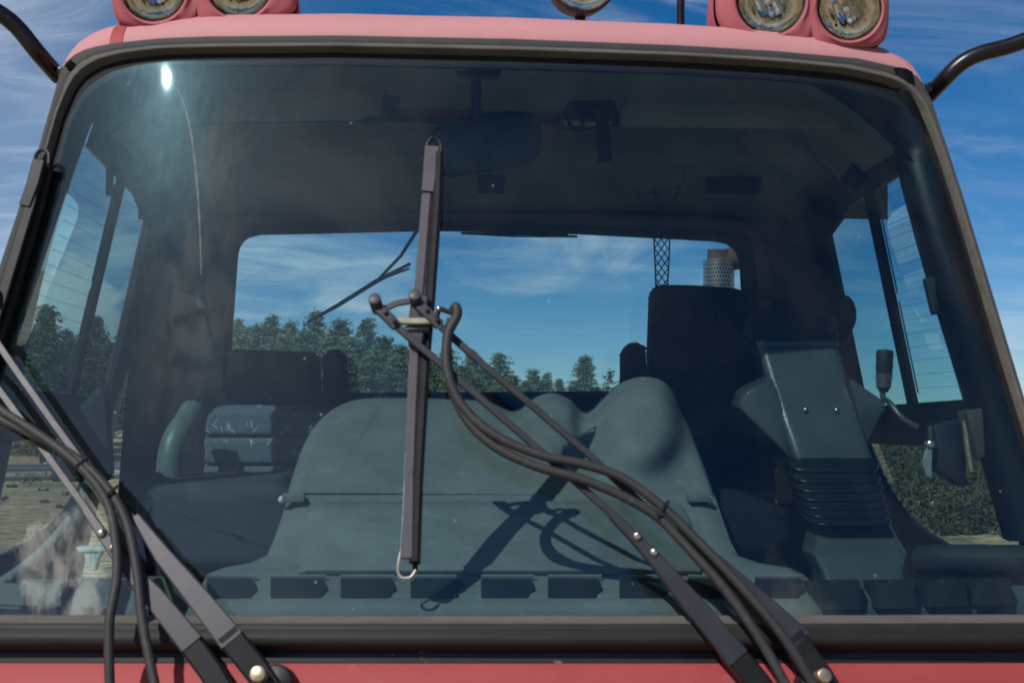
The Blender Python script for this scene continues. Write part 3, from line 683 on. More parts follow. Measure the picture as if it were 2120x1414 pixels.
# ---- headliner: a shallow vault that drops at the sides to the door rails and ends at the storage shelf
HX = [-.90+1.83*i/36 for i in range(37)]
def hz(x, z0): d = max(0., abs(x-.015)-.58); return z0 - 1.65*d*d
MB().grid([[Vector((x, ws_y(x, hz(x, z))+o, hz(x, z))) for x in HX] for z, o in ((2.800, .014), (2.815, .05), (2.832, .10))]).build('header_shade_strip', M['inner'], G, ang=60)  # dark strip added so no sunlit line shows ahead of the headliner
hln = MB().grid([[Vector((x, max(y, ws_y(x, hz(x, z))+.10), hz(x, z))) for x in HX] for y, z in ((.47, 2.833), (.55, 2.838), (.70, 2.838), (.82, 2.832), (.93, 2.82))]).build('headliner', M['liner'], G, ang=60)
sh_ = [[at(lerp(286, 1838, i/30)+dx, py-10*math.sin(math.pi*i/30), Y) for i in range(31)] for py, Y, dx in ((255, .95, 0), (268, .915, 0), (330, .92, 0), (340, .935, 0), (372, 1.05, 0), (415, 1.19, 0), (448, 1.36, 0), (455, 1.39, 0))]
MB().grid(sh_).build('storage_shelf', M['shelf'], hln, ang=50)
for s in (-1, 1):
    MB().tube([(win_x(s, 2.64, .04), .78, 2.665), (win_x(s, 2.64, .03), .95, 2.645), (win_x(s, 2.6, .03), 1.35, 2.61)], .026, 8, 6).build('roof_rail', M['inner'], hln)
def panel(name, px, Y, th, mt, parent, bev=.008, r=.02):
    pts = round_poly([at(x, y, Y) for x, y in px], r, 4); return MB().prism(pts, (0, th, 0), bev).build(name, mt, parent)
panel('sun_visor', [(335, 186), (800, 182), (832, 246), (330, 254)], .60, .02, M['visor'], hln)
panel('sun_visor', [(1290, 208), (1850, 214), (1846, 268), (1280, 262)], .60, .02, M['visor'], hln)
panel('roof_vent', [(1465, 363), (1576, 366), (1574, 402), (1463, 398)], 1.05, .03, M['hole'], hln, .003, .004)
panel('roof_vent', [(990, 362), (1046, 362), (1044, 402), (990, 402)], 1.05, .03, M['hole'], hln, .003, .004)
panel('visor_bracket', [(795, 196), (826, 198), (834, 250), (750, 252), (760, 242), (788, 240)], .58, .03, M['inner'], hln, .004, .004)
for pts in ([(310, 266, .905), (600, 258, .905), (870, 257, .905), (905, 268, .905)], [(1120, 262, .905), (1200, 276, .905), (1290, 264, .905), (1600, 264, .905), (1800, 270, .905)]):
    MB().tube([at(*q) for q in pts], .004, 6, 5).build('shelf_piping', M['visor'], hln)
# interior mirror
mir = MB(); mp_ = round_poly([at(x, y, .56) for x, y in [(893, 270), (930, 244), (1060, 230), (1112, 236), (1124, 270), (1118, 325), (1090, 344), (1000, 362), (905, 372), (886, 330)]], .03, 4)
mir.prism(mp_, (.0, .035, .01), .01, 3); mir_o = mir.build('interior_mirror', M['mirror'], G)
MB().tube([at(985, 140, .44), at(986, 195, .50), at(986, 250, .57)], .012, 10, 4).build('mirror_stem', M['mirror'], mir_o)
MB().prism(round_poly([at(x, y, .43) for x, y in [(940, 148), (1040, 148), (1030, 166), (950, 166)]], .005, 3), (0, .03, .01), .004).build('mirror_base', M['mirror'], mir_o)
# overhead receiver with coiled lead and hanging strap
dv = panel('overhead_receiver', [(1175, 208), (1275, 206), (1282, 246), (1240, 252), (1164, 248)], .60, .07, M['mirror'], G, .008, .012)
MB().tube([at(1180, 240, .59), at(1178, 255, .58), at(1188, 266, .58), at(1203, 262, .58), at(1214, 240, .58), at(1222, 215, .59)], .005, 8, 6).build('lead', M['cord'], dv)
MB().strip([at(1246, 225, .57), at(1248, 280, .585), at(1252, 336, .60)], (0, 1, 0), .033, .010).build('strap', M['cord'], dv)

# ---- dashboard shelf and its vents
def dash_row(pyf, Y):
    out = []
    for i in range(81):
        px = -300 + i*(2650/80); p = at(px, pyf, Y); out.append(Vector((p.x, Y+p.x*p.x/(2*RC), p.z)))
    return out
dr = [dash_row(1400, .075), dash_row(1300, .062), dash_row(1282, .06), dash_row(1255, .07), dash_row(1240, .08), dash_row(1230, .09), dash_row(1225, .11), dash_row(1224, .17), dash_row(1230, .21), dash_row(1330, .23)]
dash = MB().grid([r_[:49] for r_ in dr]).build('dashboard', M['dash'], G, ang=60)
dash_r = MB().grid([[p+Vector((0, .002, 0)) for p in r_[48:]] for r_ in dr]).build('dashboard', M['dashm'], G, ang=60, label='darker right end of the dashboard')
def vent(x0, x1, y0, y1, Y, raised, Y2=0.):
    # x/y: the face of the vent in photo pixels; Y: depth of the face
    mb = MB(); p = [at(x0, y1, Y), at(x1, y1, Y), at(x1, y0, Y), at(x0, y0, Y)]
    dpt = Vector((0, .06, .0)); ch = .016
    bowed = [v + Vector((0, v.x*v.x/(2*RC), 0)) for v in p]
    if raised:                                                        # a stub that stands up off the shelf, open on top
        t = .006; a, b, c, d = bowed; ex = (b-a).normalized(); up = Vector((0, 0, 1))
        lip = round_poly([d, c, c+dpt+ex*ch, d+dpt-ex*ch], .004, 2)
        base = round_poly([a-ex*.003, b+ex*.003, b+dpt+ex*.006, a+dpt-ex*.006], .004, 2)
        inn = [q.lerp(sum(lip, Vector())/len(lip), .12) for q in lip]
        mb.loft([base, [q.lerp(w, .7) for q, w in zip(base, lip)], lip, inn, [q-up*.05 for q in inn]], True, True)
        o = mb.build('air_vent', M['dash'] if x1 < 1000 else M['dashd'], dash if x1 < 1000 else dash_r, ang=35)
        MB().prism([q-up*.012 for q in inn], (0, 0, -.01)).build('vent_opening', M['hole'], o)
        mid = (inn[0]+inn[-1])/2; MB().box((d+c)/2+dpt*.5-up*.004, (.006, .05, .006), .001).build('vent_rib', M['tower'], o)
    else:                                                             # an opening in the sloping face with a hood above
        a, b = at(x0, y1, Y), at(x1, y1, Y); c, d = at(x1, y0, Y2), at(x0, y0, Y2); ex = (b-a).normalized(); up = (d-a)
        nv = up.cross(ex).normalized(); nv = nv if nv.y < 0 else -nv
        face = [a, b-ex*.012, b+ex*.004+up*.45, c-ex*.006, d]
        o = MB().prism(round_poly([q+nv*.001 for q in face], .004, 2), nv*.006, .002).build('air_vent', M['hole'], dash)
        MB().strip([d+nv*.006+up*.05, (c+d)/2+nv*.006+up*.05, c+nv*.006+up*.05], nv, .006, .014).build('vent_lip', M['dash'], o)

# ---- centre console
def console():
    rowspec = [  # py, x_left, x_right, depth
        (1300, 360, 1720, .045), (1268, 385, 1702, .048), (1250, 395, 1696, .058), (1240, 400, 1692, .078), (1215, 415, 1682, .138), (1200, 423, 1675, .175), (1186, 433, 1660, .21), (1174, 466, 1630, .25), (1165, 518, 1572, .275),
        (1150, 552, 1528, .305), (1120, 566, 1512, .36), (1085, 578, 1500, .42), (1050, 590, 1488, .475), (1024, 598, 1479, .51)]
    P = []
    for py, xl, xr, Y in rowspec:
        row = []
        for i in range(49):
            u = i/48; e = abs(2*u-1); p = at(lerp(xl, xr, u), py, Y+.035*max(0, (e-.92)/.08)**2); row.append(p)
        P.append(row)
    # folded-back flanks
    for row in P:
        l, r = row[0], row[-1]; row.insert(0, l+Vector((.01, .30, -.06))); row.append(r+Vector((-.01, .30, -.06)))
    c = MB().grid(P); con = c.build('centre_console', M['dash'], G, ang=50)
    # upper cover with two humps
    CR = [(900, 0), (1000, 2), (1050, 20), (1075, 20), (1105, -4), (1140, -14), (1178, -3), (1215, 20), (1245, -4), (1270, -26), (1300, -37), (1330, -40), (1358, -36), (1382, -22), (1400, 0), (1412, 12), (1440, 0)]
    CRS = catmull([Vector((x, y, 0)) for x, y in CR], 6)
    def crest(x):
        for a, b in zip(CRS, CRS[1:]):
            if a.x <= x <= b.x: return lerp(a.y, b.y, (x-a.x)/max(1e-6, b.x-a.x))
        return 0.
    U, Vn = 110, 44; Q = []
    left = [(596, 1020), (606, 985), (625, 930), (650, 885), (685, 850), (730, 829), (775, 822)]
    right = [(1478, 1026), (1470, 1000), (1452, 950), (1432, 900), (1412, 862), (1394, 842), (1375, 838)]
    dep = [.515, .57, .67, .77, .85, .93, 1.0]
    lc = catmull([Vector((x, y, d)) for (x, y), d in zip(left, dep)], 8); rc = catmull([Vector((x, y, d)) for (x, y), d in zip(right, dep)], 8)
    for j in range(Vn+1):
        k = j/Vn*(len(lc)-1); i0 = min(int(k), len(lc)-2); t = k-i0
        lp = lc[i0].lerp(lc[i0+1], t); rp = rc[i0].lerp(rc[i0+1], t); row = []
        for i in range(U+1):
            u = i/U; q = lp.lerp(rp, u); e = abs(2*u-1)
            p = at(q.x, q.y, q.z + .02*max(0, (e-.94)/.06)**2)
            b = 0.; w = max(0., min(1., (j/Vn-.42)/.5)); w = w*w*(3-2*w)
            for hx, hy, rx, ry, amp in ((1316, 884, 84, 90, .15), (1140, 880, 64, 60, .066), (1214, 868, 28, 46, -.04)):
                rr = ((q.x-hx)/rx)**2 + ((q.y-hy)/ry)**2
                b += amp*math.exp(-(rr**1.8)*.85) if rr < 9 else 0
            p = at(q.x, q.y + w*crest(q.x), p.y) + Vector((0, -.97, .10))*b
            row.append(p)
        Q.append(row)
    back = [p+Vector((0, .10, -.005)) for p in Q[-1]]; back2 = [p+Vector((0, .14, -.25)) for p in Q[-1]]
    Q += [[p+Vector((0, .025, .004)) for p in Q[-1]], back, back2]
    Q.insert(0, [p+Vector((0, .03, -.012)) for p in Q[0]])
    for row in Q:
        row.insert(0, row[0]+Vector((.02, .2, -.12))); row.append(row[-1]+Vector((-.02, .2, -.12)))
    MB().grid(Q).build('console_cover', M['dash'], con, ang=75)
    # raised lid on the lower face
    def onface(px, py):
        for k in range(len(rowspec)-1):
            y0, y1 = rowspec[k][0], rowspec[k+1][0]
            if y1 <= py <= y0: return at(px, py, lerp(rowspec[k][3], rowspec[k+1][3], (y0-py)/(y0-y1))-.002)
        return at(px, py, .50)
    lid_px = [(618, 1190), (622, 1165), (640, 1062), (655, 1046), (700, 1044), (1390, 1044), (1412, 1052), (1424, 1075), (1448, 1165), (1450, 1190)]
    lid = round_poly([onface(*q) for q in lid_px], .012, 3); nrm = Vector((0, -.8, .6))
    cen = sum(lid, Vector())/len(lid)
    lidb = [p - nrm*.004 for p in lid]; lid1 = [p+nrm*.010 for p in lid]; lid2 = [(p + (cen-p).normalized()*.008)+nrm*.016 for p in lid]; lid3 = [p.lerp(cen, .5)+nrm*.010 for p in lid]
    MB().loft([lidb, lid1, lid2], False, True).build('console_lid', M['dash'], con, ang=50)
    for px in (584, 1468):
        o = MB().box(at(px+ (24 if px < 900 else -22), 1030, .48), (.05, .03, .02), .004).build('lid_latch', M['dash'], con)
        MB().ball(at(px, 1034, .485), (.009, .009, .009)).build('latch_pin', M['white'], o)
    return con
con = console()
def con_vent(x0, x1): vent(x0, x1, 1203, 1240, .082, False, .168)
for x0, x1 in ((428, 530), (560, 676), (705, 818), (850, 960), (996, 1106), (1134, 1245), (1282, 1385), (1424, 1530), (1562, 1662)): con_vent(x0, x1)
for x0, x1, y0, y1 in ((1706, 1800, 1212, 1268), (1840, 1924, 1214, 1268), (1956, 2044, 1216, 1268), (2068, 2150, 1216, 1268), (-60, 12, 1222, 1268), (22, 98, 1218, 1268), (138, 222, 1212, 1268), (262, 348, 1206, 1268)): vent(x0, x1, y0, y1, .040, True)
# side rolls of the dash that sweep back to the doors
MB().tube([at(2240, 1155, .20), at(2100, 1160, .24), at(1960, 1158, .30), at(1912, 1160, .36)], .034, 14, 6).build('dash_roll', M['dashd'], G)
MB().tube([at(-160, 1300, .16), at(-20, 1222, .20), at(80, 1150, .26), at(150, 1070, .36), at(190, 985, .46)], .012, 12, 6).build('dash_roll', M['dash'], G)

# ---- steering tower (gimballed column right of centre)
def sect(pxl, pxr, py, Y, depth, r=.018, dyb=0.):
    a, b = at(pxl, py, Y), at(pxr, py, Y)
    return round_poly([a, b, b+Vector((-.008, depth, dyb)), a+Vector((.008, depth, dyb))], r, 4)
tw = MB().loft([sect(1570, 1737, 712, .863, .14, .022), sect(1572, 1738, 722, .859, .14, .022), sect(1592, 1756, 790, 0.83, .15, .022), sect(1618, 1786, 870, 0.79, .16, .022), sect(1640, 1806, 935, 0.755, .17, .022), sect(1646, 1812, 952, 0.75, .17, .022)], True, True)
col = tw.build('steering_column', M['tower'], G, ang=50)
MB().loft([sect(1568, 1739, 706, 0.858, .145, .022), sect(1570, 1740, 717, 0.856, .145, .022)]).build('cap_band', M['tower'], col)
MB().loft([sect(1566, 1722, 643, 0.96, .12, .05), sect(1556, 1735, 660, 0.92, .14, .04), sect(1550, 1742, 690, 0.89, .15, .03), sect(1560, 1740, 705, 0.875, .14, .02)]).build('column_hood', M['hole'], col)  # near-black colour stands in for the roof's shade on the hood
for pts in ([(1600, 782), (1546, 812), (1532, 846), (1636, 948), (1642, 905)], [(1764, 785), (1832, 832), (1836, 846), (1800, 905), (1790, 930)]):
    MB().prism([at(x, y, .80) for x, y in pts], (0, .12, .01), .006).build('column_wing', M['tower'], col)
for x, y in ((1668, 848), (1732, 849)): MB().ball(at(x, y, .795), (.006, .005, .006)).build('screw', M['chrome'], col)
bl = []
for i in range(64):
    t = i/63; y = lerp(948, 1088, t**.78); ph = (i/63)*7
    q = ph-math.floor(ph); bulge = (1-(2*q-1)**2)**.7                   # six rounded pleats with tight creases between them
    g_ = 11*bulge-5; xl, xr = lerp(1641, 1690, t), lerp(1817, 1850, t); Y = lerp(.75, .44, t)
    bl.append(sect(xl-g_, xr+g_, y, Y-.014*bulge, .16+.01*bulge, .03, .012))
MB().loft(bl).build('bellows', M['bellows'], col, ang=70)
MB().loft([sect(1700, 1846, 1082, 0.51, .15, .02), sect(1697, 1852, 1095, 0.4956, .15, .02), sect(1688, 1878, 1140, 0.4238, .15, .02), sect(1686, 1882, 1150, 0.4094, .15, .02), sect(1704, 1874, 1185, 0.3806, .15, .02), sect(1716, 1885, 1225, 0.3375, .15, .02), sect(1716, 1890, 1300, 0.3087, .15, .02)]).build('column_base', M['tower'], col)
# steering wheel behind the tower
whc = at(1625, 668, 1.08); wax = Vector((0, -.55, .84)).normalized(); wx = Vector((1, 0, 0)); wy = wax.cross(wx)
sw = MB().tube([whc + wx*.165*math.cos(k*math.pi/16) + wy*.165*math.sin(k*math.pi/16) for k in range(33)], .016, 10, 2)
swo = sw.build('steering_wheel', M['black'], G)
for k in (20, 160, 270): MB().strip([whc, whc+wx*.155*math.cos(R(k))+wy*.155*math.sin(R(k))], wax, .04, .012).build('spoke', M['black'], swo)
MB().cyl(whc-wax*.05, whc+wax*.02, .05).build('hub', M['black'], swo)

# ---- seats
def cushion(name, px, Y, th, mt, parent, r=.05, bev=.025, vec=None, label=None):
    pts = round_poly([at(x, y, Y) for x, y in px], r, 5); return MB().prism(pts, vec or (0, th, .02), bev, 4).build(name, mt, parent, label=label)
ds = cushion('driver_seat', [(1346, 760), (1352, 595), (1450, 596), (1552, 603), (1600, 1060), (1380, 1060)], 1.20, .10, M['seat'], G)
for y0, y1 in ((852, 903), (905, 955), (957, 1040)): cushion('backrest_pad', [(1394, y0), (1560+(y0-850)*.35, y0), (1562+(y1-850)*.35, y1), (1388, y1)], 1.15, .04, M['seat'], ds, .02, .014)
cushion('side_bolster', [(1292, 800), (1294, 740), (1312, 720), (1338, 722), (1346, 800), (1346, 1000), (1285, 1000)], 1.16, .12, M['seat'], ds, .03)
cushion('seat_cushion', [(1360, 1045), (1640, 1045), (1640, 1150), (1340, 1150)], .60, .45, M['seat'], ds)
MB().tube([at(1486, 665, 1.16), at(1476, 645, 1.16), at(1498, 618, 1.16), at(1530, 622, 1.16)], .03, 10, 6).build('headrest_wing', M['seat'], ds)
MB().ball(at(1748, 652, 1.14), (.034, .03, .056)).build('control_knob', M['black'], ds)
panel('label_plate', [(1606, 950), (1640, 950), (1640, 1042), (1606, 1042)], 1.1, .01, M['yellow'], ds, .002, .002)
ps = cushion('passenger_seat', [(468, 736), (500, 731), (600, 736), (660, 738), (664, 1000), (468, 1000)], 1.20, .10, M['seat'], G)
cushion('side_bolster', [(668, 760), (672, 742), (690, 735), (708, 744), (718, 790), (720, 1010), (668, 1010)], 1.06, .14, M['seat'], ps, .02)
for pts in ([(424, 905), (424, 880), (434, 856), (470, 850), (640, 852), (688, 868), (694, 905)], [(422, 908), (695, 908), (702, 964), (421, 964)], [(421, 967), (702, 967), (708, 1015), (421, 1015)]): cushion('backrest_pad', pts, 1.02, .06, M['cloth'], ps, .02, .014)
cushion('seat_cushion', [(278, 1180), (276, 1022), (286, 1006), (600, 1004), (620, 1180)], .58, .40, M['cushion'], ps, .03, .03)
ar = MB().tube([at(398, 848, .93), at(385, 872, .88), at(366, 900, .84), at(352, 940, .82), at(348, 1020, .81)], .031, 14, 6, flat=.9); ar.build('armrest', M['leather'], ps)
# left side grab cover near the door
cushion('door_pocket', [(140, 870), (178, 830), (200, 806), (216, 806), (222, 860), (230, 1000), (100, 1000)], .80, .05, M['dashd'], G, .02, .01)

# ---- gear lever with knob, door lock on the right
gl = MB().tube([at(1900, 885, .55), at(1868, 865, .56), at(1843, 835, .58), at(1828, 822, .58), at(1830, 790, .58)], .007, 10, 6).build('control_lever', M['tower'], G)
MB().lathe(at(1829, 812, .58), at(1832, 728, .58)-at(1829, 812, .58), [(.010, 0), (.013, .006), (.018, .02), (.019, .04), (.020, .055), (.0205, .057), (.020, .075), (.021, .09), (.019, .1), (.006, .102)], 20, True, True).build('lever_grip', M['hole'], gl)
MB().lathe(at(1829, 806, .58), at(1832, 728, .58)-at(1829, 812, .58), [(.012, 0), (.0175, .004), (.0185, .02), (.0205, .032), (.020, .036)], 20, True, True).build('grip_collar', M['tower'], gl)
lk = MB(); lk.prism([at(x, y, .34) for x, y in [(1934, 880), (2000, 866), (2002, 985), (2010, 1004), (1985, 1006), (1942, 975)]], (0, .05, 0), .006)
lko = lk.build('door_lock', M['mirror'], G)
MB().prism([at(x, y, .29) for x, y in [(2000, 850), (2066, 838), (2086, 936), (2024, 952)]], (0, .06, 0), .006).build('lock_box', mat('olive brown lock case', (.06, .05, .035), .5), lko)
MB().tube([at(1998, 870, .32), at(2004, 930, .32), at(2012, 975, .32)], .008, 8, 4).build('lock_rod', M['rust'], lko)
MB().ball(at(1926, 920, .33), (.013, .012, .013)).build('lock_button', M['chrome'], lko)
MB().strip([at(1924, 930, .33), at(1918, 960, .33), at(1922, 985, .33)], (0, 1, 0), [.012, .022, .014], .01).build('lock_lever', M['chrome'], lko)
panel('window_latch', [(1914, 576), (1940, 572), (1962, 648), (1932, 652)], .36, .02, M['hole'], G, .004, .008)

# ---- things in the cab that rest on or hang from it
def net():
    o = empty('hanging_net', at(1375, 380, .98)); mb = MB()
    Y = .98
    L_ = lambda x, y: at(x, y, Y)
    for k in range(7):
        y0, y1 = 455+k*20, 475+k*20
        for a, b in ((1354, 1368), (1368, 1354), (1368, 1382), (1382, 1368)): mb.tube([L_(a+1.2*k*.3, y0), L_(b+1.2*k*.3, y1)], .0016, 5, 1, False)
    for sx in (0, 1):
        x = 1352 + sx*32; mb.tube([L_(x-2, 440), L_(x+2, 500), L_(x+(6 if sx == 0 else -2), 596)], .0022, 5, 4)
    for a, b in (((1310, 388), (1352, 440)), ((1352, 376), (1368, 440)), ((1352, 440), (1410, 395)), ((1420, 350), (1384, 440)), ((1340, 400), (1420, 378))): mb.tube([L_(*a), L_((a[0]+b[0])/2, (a[1]+b[1])/2+6), L_(*b)], .0011, 5, 4)
    mb.build('mesh_cord', M['cord'], o, smooth=False)
    tag(o, 'thin dark cord net hanging from the cab roof above the driver seat', 'net')
net()
def bracket():
    o = empty('dash_bracket', at(185, 1180, .3)); Y = .30
    MB().prism([at(x, y, Y) for x, y in [(172, 1142), (212, 1142), (206, 1150), (196, 1182), (184, 1182)]], (0, .03, 0), .003).build('clip', M['white'], o)
    MB().prism([at(x, y, Y-.004) for x, y in [(156, 1133), (222, 1133), (220, 1142), (162, 1143)]], (0, .05, 0), .002).build('tray', M['white'], o)
    tag(o, 'small pale plastic holder standing at the left end of the dashboard', 'holder')
bracket()

# ---- wipers
def wp(px, py, off): return ws(px, py, off)
NW = Vector((0, -1, TILT)).normalized()
def wpath(pts): return [wp(*p) for p in pts]
OFF = .060
def right_wiper():
    o = empty('wiper', (0, 0, 0)); o.parent = G; o.location = wp(1650, 1390, .03)-G.location
    # blade carrier: a folded channel with a darker flank, plates at both ends and wire loops
    b = MB(); b.strip(wpath([(885, 420, .034), (871, 600, .036), (867, 640, .036), (859, 760, .036), (853, 900, .035), (850, 1000, .034)]), NW, .021, .026)
    bl = b.build('blade', M['blade'], o, ang=30)
    MB().strip(wpath([(910, 330, .014), (892, 640, .014), (868, 1000, .014), (860, 1180, .014)]), NW, .010, .024).build('blade_rubber', M['black'], bl)
    MB().strip(wpath([(908, 335, .026), (905, 430, .027), (890, 640, .027), (880, 760, .027), (866, 1000, .030), (860, 1170, .027)]), NW, .022, .044).build('blade_flank', M['steel2'], bl)
    MB().strip(wpath([(896, 324, .040), (892, 370, .041), (887, 416, .041)]), NW, [.031, .029, .026], .014).build('end_plate', M['blade'], bl)
    MB().strip(wpath([(852, 1000, .041), (850, 1080, .041), (846, 1164, .041)]), NW, [.021, .023, .024], .014).build('end_plate', M['blade'], bl)
    MB().tube(wpath([(884, 335, .03), (886, 312, .03), (898, 299, .03), (912, 310, .03), (915, 335, .03)]), .0035, 8, 6).build('wire_loop', M['steel2'], bl)
    MB().tube(wpath([(832, 1150, .036), (827, 1175, .034), (827, 1192, .03), (836, 1202, .03), (852, 1200, .03), (862, 1186, .03)]), .0029, 8, 6).build('wire_loop', M['dull'], bl)
    MB().tube(wpath([(842, 945, .040), (838, 1060, .042), (832, 1155, .038)]), .0015, 6, 6).build('wire_edge', M['chrome'], bl)
    # hub: clamp plate, two bolts, linkage
    h = MB(); h.strip(wpath([(872, 636, .052), (866, 690, .056), (862, 735, .052)]), NW, [.034, .036, .028], .022)
    hub = h.build('hub', M['steel'], o, ang=30)
    for x, y in ((787, 660), (866, 652)):
        p = wp(x, y, .050); q = wp(x-3, y-6, .098); MB().cyl(p, q, .0125, 24, .10).build('pivot_bolt', M['steel'], hub)
    MB().strip(wpath([(795, 668, .07), (825, 655, .072), (860, 648, .07)]), NW, .012, .008).build('link_plate', M['steel'], hub)
    MB().strip(wpath([(826, 690, .07), (862, 692, .072), (905, 690, .07)]), NW, .013, .012).build('link_plate', mat('bare worn metal', (.30, .28, .22), .5, .3, 40), hub)
    MB().cyl(wp(842, 705, .06), wp(890, 705, .06), .009).build('cross_pin', M['steel2'], hub)
    for a, b in (((792, 668), (826, 702)), ((872, 662), (912, 700))):
        lk = MB().strip(wpath([(*a, .078), ((a[0]+b[0])/2, (a[1]+b[1])/2, .078), (*b, .074)]), NW, .021, .014).build('clevis', M['steel'], hub, ang=30)
        for t in (.35, .85): MB().ball(wp(lerp(a[0], b[0], t)+2, lerp(a[1], b[1], t), .087), (.005, .004, .005), 8, 6).build('rivet', M['steel2'], lk)
    MB().tube(wpath([(905, 690, .08), (912, 672, .085), (925, 675, .085), (938, 680, .085)]), .005, 8, 5).build('nozzle', M['steel2'], hub)
    MB().ball(wp(910, 672, .09), (.006, .006, .006), 10, 6).build('bolt_head', M['chrome'], hub)
    # two parallel arms, each a slim rod that steps up to a broad pressed channel
    a1 = MB(); a1.strip(wpath([(826, 702, .072), (915, 778, .070), (1060, 905, .066), (1190, 1020, .064), (1270, 1092, .064)]), NW, .014, .010)
    A1 = a1.build('arm', M['arm'], o, ang=30)
    MB().strip(wpath([(1256, 1082, .066), (1300, 1128, .068), (1345, 1178, .07), (1420, 1270, .072), (1505, 1372, .07)]), NW, [.017, .021, .028, .040, .046], .018).build('arm_channel', M['arm'], A1, ang=30)
    for x, y in ((1303, 1127), (1336, 1160)): MB().ball(wp(x, y, .080), (.0085, .006, .0085), 12, 8).build('arm_bolt', M['chrome'], A1)
    a2 = MB(); a2.strip(wpath([(914, 702, .072), (1000, 780, .070), (1110, 872, .066), (1215, 962, .06), (1330, 1070, .058), (1420, 1140, .056)]), NW, .014, .010)
    A2 = a2.build('arm', M['arm'], o, ang=30)
    MB().strip(wpath([(1400, 1120, .058), (1470, 1185, .062), (1560, 1272, .068), (1628, 1338, .07)]), NW, [.02, .034, .046, .052], .020).build('arm_channel', M['arm'], A2, ang=30)
    for pts, w in (([(1490, 1352, .062), (1545, 1415, .055), (1610, 1500, .05)], .045), ([(1612, 1325, .064), (1672, 1405, .055), (1720, 1480, .05)], .048)):
        MB().strip(wpath(pts), NW, w, .034).build('arm_knuckle', M['steel2'], o)
    MB().cyl(wp(1668, 1412, .03), wp(1668, 1410, .096), .014).build('pivot_nut', M['rust'], o)
    MB().cyl(wp(1672, 1425, -.03), wp(1672, 1425, .06), .035).build('pivot_housing', M['steel2'], o)
    # washer hoses
    h1 = [(938, 678, .085), (944, 672, .1), (946, 690, .1), (928, 730, .095), (928, 800, .09), (958, 868, .085), (1020, 925, .085), (1110, 965, .085), (1200, 985, .085), (1270, 1010, .085), (1345, 1065, .088), (1410, 1130, .092), (1500, 1230, .10), (1580, 1330, .105), (1650, 1440, .10)]
    h2 = [(936, 690, .082), (926, 740, .082), (934, 820, .078), (965, 890, .076), (1020, 945, .076), (1100, 985, .078), (1190, 1012, .08), (1270, 1045, .08), (1345, 1090, .08), (1400, 1150, .085), (1470, 1235, .095), (1540, 1340, .10), (1600, 1450, .10)]
    MB().tube(wpath(h1), .0098, 12, 8).build('hose', M['hose'], o); MB().tube(wpath(h2), .0098, 12, 8).build('hose', M['hose'], o)
    MB().strip(wpath([(1338, 1090, .095), (1350, 1074, .102), (1362, 1060, .095)]), NW, .006, .004).build('hose_clip', M['steel2'], o)
    return o
right_wiper()
